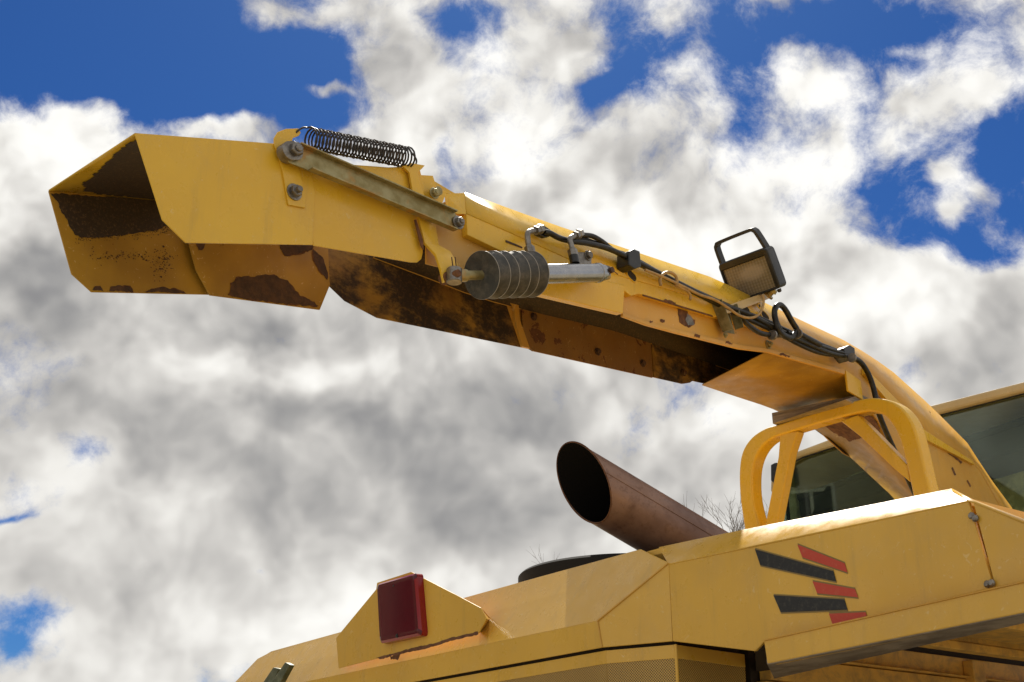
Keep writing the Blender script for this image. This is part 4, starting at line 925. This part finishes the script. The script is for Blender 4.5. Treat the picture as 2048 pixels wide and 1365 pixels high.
prism('platform_top', [MP(-3.0, 0.03, 0.06), MP(-0.35, 0.03, 0.06), MP(-0.35, 3.0, 0.06), MP(-3.0, 3.0, 0.06)], UP * 0.02, 'under_paint', harv, 0)
prism('platform_skirt', [MP(-0.3, 2.6, -0.9), MP(-0.3, 2.6, 0.05), MP(-3.0, 2.6, 0.05), MP(-3.0, 2.6, -0.9)], RM * 0.02, 'dark_recess', harv, 0)
prism('panel_stop', [(0.7847, 4.026, 2.16), (0.8009, 3.959, 2.16), (1.125, 5.326, 2.16), (1.024, 5.326, 2.16)], UP * 0.03, 'dark_recess', harv, 0)

# rear hood: sloping upper facet, upright lower facet and chamfered corner
FOLD_R = MP(0.27, -0.10, 0.094)
FLr = MP(3.62, -0.10, 0.094)
prism('hood_facet', [FOLD_R, (0.543, 4.220, 2.488), (0.466, 4.418, 2.580), (0.025, 5.020, 2.575), (-1.318, 6.847, 2.555), (-1.345, 6.875, 2.545), (-1.409, 6.944, 2.528), (-1.534, 6.995, 2.408), FLr], RM * 0.008, 'yellow_hood', harv, 0.0015)
prism('hood_facet', [FOLD_R, FLr, MP(3.66, -0.10, 0.0), C1], RM * 0.008, 'yellow_hood', harv, 0.0015)
chd = LM * 0.10 + RM * 0.25; chn = Vector((0.45, 0.9, 0)).normalized()
prism('hood_corner', [FOLD_R + RM * 0.001, C1 + RM * 0.001, KP, (0.543, 4.220, 2.488)], chn * 0.008, 'yellow_hood', harv, 0.002)
seamP = [Vector(FOLD_R), Vector((0.543, 4.220, 2.488))]
tube('facet_seam', [seamP[0] - RM * 0.002, seamP[1] - RM * 0.002], 0.0035, 'yellow_worn', harv, 6, 0)
tube('facet_seam', [Vector(FOLD_R) - RM * 0.001, C1 - RM * 0.001], 0.002, 'yellow_worn', harv, 6, 0)
# shadow gap and perforated screen below
D1 = MP(0.0, 0.40, 0.0)
drop = Vector((0, 0, -0.010))
def screen(a, b, inset):
    a, b = Vector(a) + drop + inset, Vector(b) + drop + inset
    b = b + (b - a).normalized() * 0.004
    d = (b - a).normalized(); nb = Vector((-d.y, d.x, 0)); 
    if nb.dot(Vector((0, 1, 0))) < 0: nb = -nb
    rim = prism('screen_rim', [a, b, b - UP * 0.045, a - UP * 0.045], nb * 0.006, 'yellow_hood', harv, 0.001)
    sh = prism('perforated_screen', [a - UP * 0.045 + nb * 0.002, b - UP * 0.045 + nb * 0.002, b - UP * 0.75 + nb * 0.002, a - UP * 0.75 + nb * 0.002], nb * 0.003, 'perforated_sheet', harv, 0)
    box_uv(sh, 1 / 0.0095, 1 / 0.0095, d, UP)
    return rim
ins = RM * 0.012
screen(MP(3.55, -0.10, 0), C1, ins)
screen(C1, KP, ins)
screen(KP, MP(0.03, 0.36, 0), ins)
tube('screen_corner', [KP + ins + drop + RM * 0.002, KP + ins + drop + RM * 0.002 - UP * 0.74], 0.006, 'yellow_hood', harv, 10, 0)
for a, b in ((MP(3.55, -0.10, 0), C1), (C1, KP), (MP(0.0, 0.07, 0), MP(0.03, 0.38, 0))):
    d = (Vector(b) - Vector(a)).normalized(); nb = Vector((-d.y, d.x, 0)); nb = nb if nb.y > 0 else -nb
    prism('shadow_gap', [Vector(a) + nb * 0.03 + UP * 0.02, Vector(b) + nb * 0.03 + UP * 0.02, Vector(b) + nb * 0.03 - UP * 0.05, Vector(a) + nb * 0.03 - UP * 0.05], nb * 0.01, 'dark_recess', harv, 0)
# deck on top of the hood and the engine bay below it
prism('hood_deck', [MP(3.2, 0.06, 0.335), MP(0.10, 0.06, 0.345), MP(0.02, 0.10, 0.315), MP(-1.13, 0.10, 0.270), MP(-1.13, 2.7, 0.27), MP(3.2, 2.7, 0.32)], -UP * 0.02, 'yellow_hood', harv, 0)
prism('engine_bay', [MP(3.3, 0.10, -1.5), MP(0.05, 0.42, -1.5), MP(0.05, 2.7, -1.5), MP(3.3, 2.7, -1.5)], UP * 1.78, 'dark_recess', harv, 0)
prism('chassis', [MP(2.6, 0.3, -1.6), MP(0.2, 0.5, -1.6), MP(0.2, 6.5, -1.6), MP(2.6, 6.5, -1.6)], UP * 0.5, 'dark_recess', harv, 0)
for a, b, r in ((0.1, 1.2, 0.75), (2.9, 1.2, 0.75), (-0.2, 5.6, 0.95), (3.2, 5.6, 0.95)):
    wh = lathe('wheel', MP(a - 0.25, b, r - ZK), LM, [(0, r * 0.55), (0.0, r * 0.92), (0.06, r), (0.44, r), (0.5, r * 0.92), (0.5, r * 0.55)], 'tyre', harv, 36)
    lathe('wheel_rim', MP(a - 0.26, b, r - ZK), LM, [(0, r * 0.2), (0.03, r * 0.52), (0.49, r * 0.52), (0.52, r * 0.2)], 'cream_paint', wh, 30)

# tail lamp on its gusset plate -------------------------------------------
gp = prism('lamp_plate', [(-0.8329, 5.899, 2.485), (-0.6209, 5.608, 2.659), (-0.617, 5.602, 2.688), (-0.4435, 5.364, 2.69), (-0.2022, 5.032, 2.514), (-0.1256, 4.927, 2.457), (-0.1007, 4.892, 2.408), (-0.1329, 4.936, 2.36), (-0.8091, 5.866, 2.341)], RM * 0.006, 'yellow_hood', harv, 0.0015)
patch('rust_streak', [(-0.6058, 5.586, 2.351), (-0.366, 5.256, 2.358), (-0.2537, 5.102, 2.364), (-0.137, 4.941, 2.365), (-0.1328, 4.935, 2.356), (-0.2534, 5.101, 2.35), (-0.3657, 5.256, 2.345), (-0.5846, 5.557, 2.34)], -RM, 'rust', gp, 0.003, 0.015, 61)
patch('rust_streak', [(-0.5363, 5.508, 2.351), (-0.4864, 5.44, 2.348), (-0.4955, 5.452, 2.329), (-0.5304, 5.5, 2.331)], -RM, 'rust', gp, 0.006, 0.01, 62)
prism('plate_wing', [(-0.1258, 4.932, 2.458), (-0.1008, 4.897, 2.409), (-0.133, 4.942, 2.361), (-0.1282, 5.143, 2.4), (-0.0861, 5.085, 2.436)], -LM * 0.004, 'yellow_hood', gp, 0.001)
LQ = [(-0.6131, 5.529, 2.665), (-0.4222, 5.266, 2.661), (-0.3901, 5.222, 2.4), (-0.585, 5.49, 2.405)]
def inset_poly(P, k): 
    c = sum(P, Vector()) / len(P); return [c + (p - c) * k for p in P]
def round_poly(P, r, n=4):
    out = []; m_ = len(P)
    for i in range(m_):
        a, b, c = P[i - 1], P[i], P[(i + 1) % m_]
        u = (a - b).normalized() * r; v = (c - b).normalized() * r
        for k in range(n + 1):
            t = k / n; out.append((b + u) * (1 - t) ** 2 + b * 2 * t * (1 - t) + (b + v) * t ** 2)
    return out
P = [Vector(p) for p in LQ]
bm = bmesh.new()
r0 = [bm.verts.new(p + RM * 0.042) for p in round_poly(inset_poly(P, 1.05), 0.02)]
r1 = [bm.verts.new(p + RM * 0.012) for p in round_poly(inset_poly(P, 1.04), 0.02)]
r2 = [bm.verts.new(p + RM * 0.002) for p in round_poly(inset_poly(P, 0.97), 0.02)]
r3 = [bm.verts.new(p) for p in round_poly(inset_poly(P, 0.90), 0.016)]
for A, B in ((r0, r1), (r1, r2), (r2, r3)):
    for k in range(len(A)): bm.faces.new((A[k], A[(k + 1) % len(A)], B[(k + 1) % len(A)], B[k]))
r4 = [bm.verts.new(p) for p in round_poly(inset_poly(P, 0.84), 0.014)]
for k in range(len(r3)): bm.faces.new((r3[k], r3[(k + 1) % len(r3)], r4[(k + 1) % len(r3)], r4[k]))
bm.faces.new(r4[::-1]); bm.faces.new(r0)
lamp = finish('tail_lamp', bm, 'red_lens', harv, 28)
lamp.data.materials.append(MATS['red_lens_edge_lit'])
for p in lamp.data.polygons:
    if abs(p.normal.dot(RM)) < 0.75: p.material_index = 1
tag(lamp, 'dark red rectangular tail lamp on a triangular yellow plate')
lathe('lens_screw', (-0.4955, 5.367, 2.414), -RM, [(-0.002, 0.009), (0.003, 0.008), (0.0031, 0.004), (0.001, 0.003)], 'black_plastic', lamp, 16)
lathe('lens_screw', (-0.5219, 5.403, 2.636), -RM, [(-0.002, 0.005), (0.002, 0.004)], 'black_plastic', lamp, 12)
# latch handles low on the left
for pts in ([(-1.271, 6.425, 2.334), (-1.203, 6.332, 2.404), (-1.162, 6.275, 2.39), (-1.215, 6.347, 2.316)], [(-1.202, 6.279, 2.318), (-1.113, 6.157, 2.406), (-1.083, 6.115, 2.389), (-1.148, 6.205, 2.3)]):
    prism('latch_handle', pts, RM * 0.03, 'green_zinc', harv, 0.003)

# exhaust pipe, cut at an angle ------------------------------------------------
E1, E0 = Vector((0.2969, 4.932, 2.975)), Vector((0.7907, 5.171, 2.745))
ea = (E1 - E0).normalized(); toC = (Vector((0, 0, 1.6)) - E1).normalized()
e2 = (toC - ea * toC.dot(ea)).normalized(); e1 = e2.cross(ea).normalized()
if e1.z < 0: e1 = -e1
er = 0.131
def pipe(r, top_only=False):
    bm = bmesh.new(); S = 64; lo = []; hi = []
    for k in range(S):
        t = 2 * math.pi * k / S; o = (e1 * math.cos(t) + e2 * math.sin(t))
        s_ = er * (0.66 * math.cos(t) - 0.70 * math.sin(t))
        hi.append((E1 + o * r + ea * s_)); lo.append((E0 - ea * 0.4 + o * r))
    return lo, hi
bm = bmesh.new(); lo, hi = pipe(er); li, hi2 = pipe(er - 0.004)
A = [bm.verts.new(p) for p in lo]; B = [bm.verts.new(p) for p in hi]; Cc = [bm.verts.new(p) for p in hi2]
n_ = len(A)
for k in range(n_):
    bm.faces.new((A[k], A[(k + 1) % n_], B[(k + 1) % n_], B[k])); bm.faces.new((B[k], B[(k + 1) % n_], Cc[(k + 1) % n_], Cc[k]))
ex = finish('exhaust_pipe', bm, 'exhaust_steel', harv, 40)
tag(ex, 'fat rust-brown exhaust pipe with a slanted open mouth')
tq = 0.9; oq = e1 * math.cos(tq) + e2 * math.sin(tq)
tube('weld_seam', [E0 - ea * 0.3 + oq * er, E1 + oq * er + ea * er * (0.66 * math.cos(tq) - 0.70 * math.sin(tq)) - ea * 0.004], 0.0028, 'exhaust_steel', ex, 6, 0)
bm = bmesh.new(); tube_bm(bm, [p for p in hi] + [hi[0]], 0.0032, 6, False); finish('pipe_lip', bm, 'rust', ex, 60)
bm = bmesh.new(); A = [bm.verts.new(p) for p in li]; B = [bm.verts.new(p) for p in hi2]
for k in range(n_): bm.faces.new((A[k], A[(k + 1) % n_], B[(k + 1) % n_], B[k]))
bm.faces.new(A)
finish('pipe_bore', bm, 'soot', ex, 40)
# black round intake cover on the deck
IC = Vector((0.4964, 5.338, 2.76)); IC.z = ZK + 0.33
lathe('intake_cover', IC, UP, [(0, 0.47), (0.105, 0.47), (0.115, 0.46), (0.118, 0.40)], 'black_screen', harv, 64)

# chute cradle: flat tubular hoop with two struts -------------------------------
HB = 2.36
def ring_plate(name, outer, inner, depth, mat, parent):
    bm = bmesh.new(); n_ = len(outer)
    F = [[bm.verts.new(Vector(p) + RM * o_) for p in q] for q in (outer, inner) for o_ in (0, depth)]
    oF, oB, iF, iB = F[0], F[1], F[2], F[3]
    for k in range(n_ - 1):
        bm.faces.new((oF[k], oF[k + 1], iF[k + 1], iF[k])); bm.faces.new((oB[k + 1], oB[k], iB[k], iB[k + 1]))
        bm.faces.new((oF[k + 1], oF[k], oB[k], oB[k + 1])); bm.faces.new((iF[k], iF[k + 1], iB[k + 1], iB[k]))
    bm.faces.new((oF[0], iF[0], iB[0], oB[0])); bm.faces.new((oF[-1], oB[-1], iB[-1], iF[-1]))
    return finish(name, bm, mat, parent, 35, 0.012, 3)
OUTER = catmull([(1.377, 7.085, 2.993), (1.369, 7.096, 3.26), (1.358, 7.112, 3.475), (1.362, 7.106, 3.643), (1.383, 7.077, 3.759), (1.431, 7.011, 3.829), (1.499, 6.918, 3.858), (1.568, 6.822, 3.855), (1.746, 6.579, 3.852), (1.911, 6.351, 3.84), (1.988, 6.245, 3.809), (2.042, 6.172, 3.757), (2.077, 6.123, 3.685), (2.099, 6.093, 3.595), (2.112, 6.075, 3.453), (2.119, 6.065, 3.33), (2.128, 6.053, 3.196), (2.137, 6.04, 2.987)], 4)
INNER = catmull([(1.449, 6.986, 2.974), (1.442, 6.995, 3.236), (1.418, 7.029, 3.453), (1.422, 7.023, 3.603), (1.442, 6.996, 3.694), (1.479, 6.946, 3.756), (1.53, 6.876, 3.786), (1.582, 6.803, 3.787), (1.762, 6.556, 3.782), (1.909, 6.354, 3.766), (1.959, 6.285, 3.745), (1.995, 6.236, 3.706), (2.021, 6.201, 3.644), (2.039, 6.176, 3.566), (2.05, 6.159, 3.465), (2.058, 6.149, 3.341), (2.065, 6.14, 3.205), (2.069, 6.134, 3.009)], 4)
crad = ring_plate('chute_cradle', OUTER, INNER, 0.09, 'yellow_paint', harv)
tag(crad, 'yellow arched hoop that carries the resting chute')
prism('strut', [(1.568, 6.84, 3.805), (1.647, 6.731, 3.782), (1.607, 6.787, 3.67), (1.518, 6.909, 3.274), (1.475, 6.968, 3.056), (1.407, 7.06, 3.075), (1.467, 6.979, 3.291), (1.55, 6.865, 3.664)], RM * 0.06, 'yellow_paint', crad, 0.008)
prism('strut', [(1.826, 6.485, 3.761), (1.896, 6.389, 3.763), (1.941, 6.327, 3.671), (2.062, 6.16, 3.406), (2.063, 6.159, 3.317), (2.015, 6.225, 3.403), (1.895, 6.39, 3.643)], RM * 0.06, 'yellow_paint', crad, 0.008)

# cab -----------------------------------------------------------------------------
CB = 5.0
roof = prism('cab_roof', [(2.236, 10.33, 4.389), (2.247, 10.31, 4.519), (2.276, 10.27, 4.593), (2.326, 10.2, 4.64), (2.422, 10.07, 4.676), (2.711, 9.671, 4.701), (3.231, 8.957, 4.71), (3.798, 8.177, 4.662), (4.58, 7.102, 4.595), (4.572, 7.113, 4.532), (3.79, 8.188, 4.59), (3.277, 8.893, 4.628), (2.767, 9.594, 4.633), (2.452, 10.03, 4.628), (2.358, 10.16, 4.604), (2.313, 10.22, 4.542), (2.289, 10.25, 4.369)], RM * 1.9, 'cream_paint', harv, 0.02)
tag(roof, 'tan roof of the cab with a rounded left corner')
prism('roof_seal', [(2.325, 10.27, 4.557), (2.37, 10.21, 4.62), (2.464, 10.08, 4.643), (2.781, 9.643, 4.649), (3.293, 8.939, 4.643), (3.809, 8.229, 4.605), (4.595, 7.149, 4.546), (4.593, 7.152, 4.53), (3.808, 8.232, 4.587), (3.292, 8.941, 4.624), (2.78, 9.645, 4.628), (2.469, 10.07, 4.619), (2.385, 10.19, 4.6), (2.341, 10.25, 4.542)], RM * 0.02, 'wax_seal', roof, 0)
rear = prism('rear_window', [(2.264, 10.41, 3.689), (2.332, 10.31, 4.542), (2.394, 10.23, 4.611), (2.479, 10.11, 4.63), (2.79, 9.681, 4.639), (3.304, 8.975, 4.635), (3.822, 8.263, 4.598), (4.611, 7.179, 4.542), (4.426, 7.433, 3.092)], RM * 0.006, 'cab_glass', harv, 0)
tag(rear, 'tinted green rear window of the cab')
CL = Vector((2.287, 10.32, 4.388)); CR = Vector((3.808, 8.231, 4.594)); aL = (CL - KP).dot(LM); aR = (Vector((4.593, 7.152, 4.53)) - KP).dot(LM); zt = CR.z - ZK
prism('side_window', [MP(aL - 0.01, 5.06, -0.3), MP(aL - 0.01, 5.06, CL.z - ZK + 0.1), MP(aL - 0.01, 6.7, CL.z - ZK + 0.1), MP(aL - 0.01, 6.7, -0.3)], -LM * 0.006, 'cab_glass', harv, 0)
prism('front_window', [MP(aL - 0.02, 6.75, -0.3), MP(aL - 0.02, 6.75, zt - 0.15), MP(aR, 6.75, zt - 0.15), MP(aR, 6.75, -0.3)], RM * 0.006, 'cab_glass', harv, 0)
prism('headliner', [MP(aL - 0.05, 5.10, zt - 0.30), MP(aR, 5.10, zt - 0.10), MP(aR, 6.7, zt - 0.06), MP(aL - 0.05, 6.7, zt - 0.26)], UP * 0.06, 'headliner', harv, 0.02)
prism('head_shelf', [MP(aL - 0.10, 5.12, zt - 0.44), MP(aR, 5.12, zt - 0.30), MP(aR, 5.12, zt - 0.05), MP(aL - 0.10, 5.12, zt - 0.26)], RM * 0.5, 'headliner', harv, 0.02)
for a, b in ((aL - 0.06, 5.08), (aL - 0.06, 6.66), ((aL + aR) / 2 + 0.25, 6.66), (aR, 6.66)):
    prism('cab_pillar', [MP(a, b, -0.4), MP(a - 0.08, b, -0.4), MP(a - 0.08, b + 0.07, -0.4), MP(a, b + 0.07, -0.4)], UP * (zt + 0.35), 'cab_trim', harv, 0.01)
def cab_block(name, pts, b, dep, mat, bev=0.02):
    return prism(name, [MP(a, b, z) for a, z in pts], RM * dep, mat, harv, bev)
cab_block('driver_seat', ((3.72, 1.2), (3.72, 2.05), (3.62, 2.22), (3.30, 2.34), (3.02, 2.30), (2.92, 2.10), (2.90, 1.2)), 5.75, 0.16, 'seat_cloth', 0.05)
cab_block('control_console', ((2.75, 1.1), (2.75, 2.02), (2.55, 2.16), (1.95, 2.20), (1.9, 1.1)), 5.6, 0.5, 'cab_trim', 0.04)
cab_block('monitor', ((2.60, 2.02), (2.60, 2.24), (2.28, 2.27), (2.28, 2.05)), 5.5, 0.05, 'seat_cloth', 0.02)
cab_block('storage_box', ((1.85, 1.2), (1.85, 2.30), (1.2, 2.34), (0.6, 2.34), (0.6, 1.2)), 5.9, 0.4, 'cab_trim', 0.04)
tube('grab_rail', [MP(4.0, 5.5, 1.5), MP(3.85, 5.5, 1.95), MP(3.5, 5.5, 2.28), MP(2.9, 5.5, 2.22)], 0.022, 'cab_trim', harv)
prism('cab_floor', [MP(aL, 5.0, 0.0), MP(aR, 5.0, 0.0), MP(aR, 6.8, 0.0), MP(aL, 6.8, 0.0)], -UP * 0.6, 'cab_trim', harv, 0)
prism('mirror_housing', [(2.237, 10.22, 4.605), (2.271, 10.17, 4.614), (2.279, 10.16, 4.464), (2.253, 10.2, 4.43), (2.228, 10.23, 4.466)], RM * 0.06, 'black_plastic', harv, 0.008)
# turret below the chute
tc_ = Vector((3.349, 8.302, 3.507))
lathe('turret', (tc_.x + 0.3, tc_.y + 0.3, 2.0), UP, [(0, 0.45), (0.5, 0.45), (0.52, 0.5), (0.58, 0.5)], 'yellow_worn', harv, 40)

# ------------------------------------------------------------------ bare trees behind the machine
def bare_tree(name, base, height, seed, label, spread=0.5):
    rnd = random.Random(seed); root = empty(name, base)
    tag(root, label, 'tree', 'bare trees behind the machine')
    bt, bb = bmesh.new(), bmesh.new()
    def branch(p, d, length, r, depth):
        seg = 5 if depth < 2 else 3; pts = [p.copy()]; rad = [r]; q = p.copy(); dd = d.copy()
        for k in range(seg):
            dd = (dd + Vector((rnd.gauss(0, .10), rnd.gauss(0, .10), rnd.gauss(0.03, .06)))).normalized()
            q = q + dd * length / seg; pts.append(q.copy()); rad.append(r * (1 - 0.55 * (k + 1) / seg))
        tube_bm(bt if depth == 0 else bb, pts, rad, 7 if depth == 0 else (5 if depth < 3 else 3), True)
        if depth >= 5: return
        nchild = (9, 6, 5, 4, 4)[depth]
        for c in range(nchild):
            t = rnd.uniform(0.35 if depth else 0.45, 1.0); i = min(seg - 1, int(t * seg)); f = t * seg - i
            o = pts[i].lerp(pts[min(i + 1, seg)], min(1, f))
            ax_ = dd.orthogonal().normalized(); ax_.rotate(Matrix.Rotation(rnd.uniform(0, 6.283), 3, dd))
            nd = (dd + ax_ * rnd.uniform(0.45, 0.95) * (spread + 0.4)).normalized(); nd.z = abs(nd.z) * 0.9 + 0.12; nd.normalize()
            branch(o, nd, length * rnd.uniform(0.48, 0.70), max(0.0045, r * rnd.uniform(0.38, 0.55)), depth + 1)
    branch(Vector(base), Vector((0, 0, 1)), height * 0.52, height * 0.016, 0)
    finish('trunk', bt, 'bark', root, 60); finish('branches', bb, 'bark', root, 60)
    return root
for px, dist, h, sd, lab in (((4.888, 28.62, 9.146), 30, 8.5, 3, 'leafless tree just right of the exhaust pipe'), ((5.87, 30.42, 9.619), 32, 8.7, 8, 'taller leafless tree left of the cradle leg'),
                             ((6.822, 32.21, 10.09), 34, 9.4, 21, 'leafless tree seen inside the left bend of the cradle'), ((2.751, 38.86, 10.69), 40, 9.7, 14, 'faint leafless tree behind the round black cover')):
    bare_tree('bare_tree', (px[0], px[1], 0.0), h, sd, lab)

# ------------------------------------------------------------------ farmhouse across the yard, mirrored in the cab glass
def house(x, y, w, d, h, rot, label):
    root = empty('farmhouse', (x, y, 0)); tag(root, label, 'house')
    Rm_ = Matrix.Rotation(rot, 3, 'Z')
    def T_(px, py, pz): return Vector((x, y, 0)) + Rm_ @ Vector((px, py, pz))
    prism('wall', [T_(-w / 2, -d / 2, 0), T_(w / 2, -d / 2, 0), T_(w / 2, -d / 2, h), T_(0, -d / 2, h + w * 0.42), T_(-w / 2, -d / 2, h)], Rm_ @ Vector((0, d, 0)), 'house_wall', root, 0)
    for sg in (-1, 1):
        prism('roof', [T_(sg * (w / 2 + 0.5), -d / 2 - 0.5, h - 0.40), T_(0, -d / 2 - 0.5, h + w * 0.42 + 0.03), T_(0, -d / 2 - 0.5, h + w * 0.42 + 0.23), T_(sg * (w / 2 + 0.5), -d / 2 - 0.5, h - 0.20)], Rm_ @ Vector((0, d + 1, 0)), 'roof_tile', root, 0)
    for wx, wz in ((-w * 0.25, 1.0), (w * 0.25, 1.0), (-w * 0.22, 3.8), (w * 0.22, 3.8), (0, 6.3)):
        wn = prism('window', [T_(wx - 0.5, -d / 2 - 0.02, wz), T_(wx + 0.5, -d / 2 - 0.02, wz), T_(wx + 0.5, -d / 2 - 0.02, wz + 1.3), T_(wx - 0.5, -d / 2 - 0.02, wz + 1.3)], Rm_ @ Vector((0, -0.03, 0)), 'window_dark', root, 0)
        for q in ((-0.55, 0, 0.06, 1.3), (0.49, 0, 0.06, 1.3), (-0.03, 0, 0.06, 1.3), (-0.55, -0.06, 1.1, 0.06), (-0.55, 1.3, 1.1, 0.06)):
            prism('frame', [T_(wx + q[0], -d / 2 - 0.06, wz + q[1]), T_(wx + q[0] + q[2], -d / 2 - 0.06, wz + q[1]), T_(wx + q[0] + q[2], -d / 2 - 0.06, wz + q[1] + q[3]), T_(wx + q[0], -d / 2 - 0.06, wz + q[1] + q[3])], Rm_ @ Vector((0, 0.04, 0)), 'white_trim', wn, 0)
house(-14.0, 11.0, 9.0, 8.0, 6.2, math.radians(90), 'pale gabled farmhouse mirrored in the tinted cab glass')
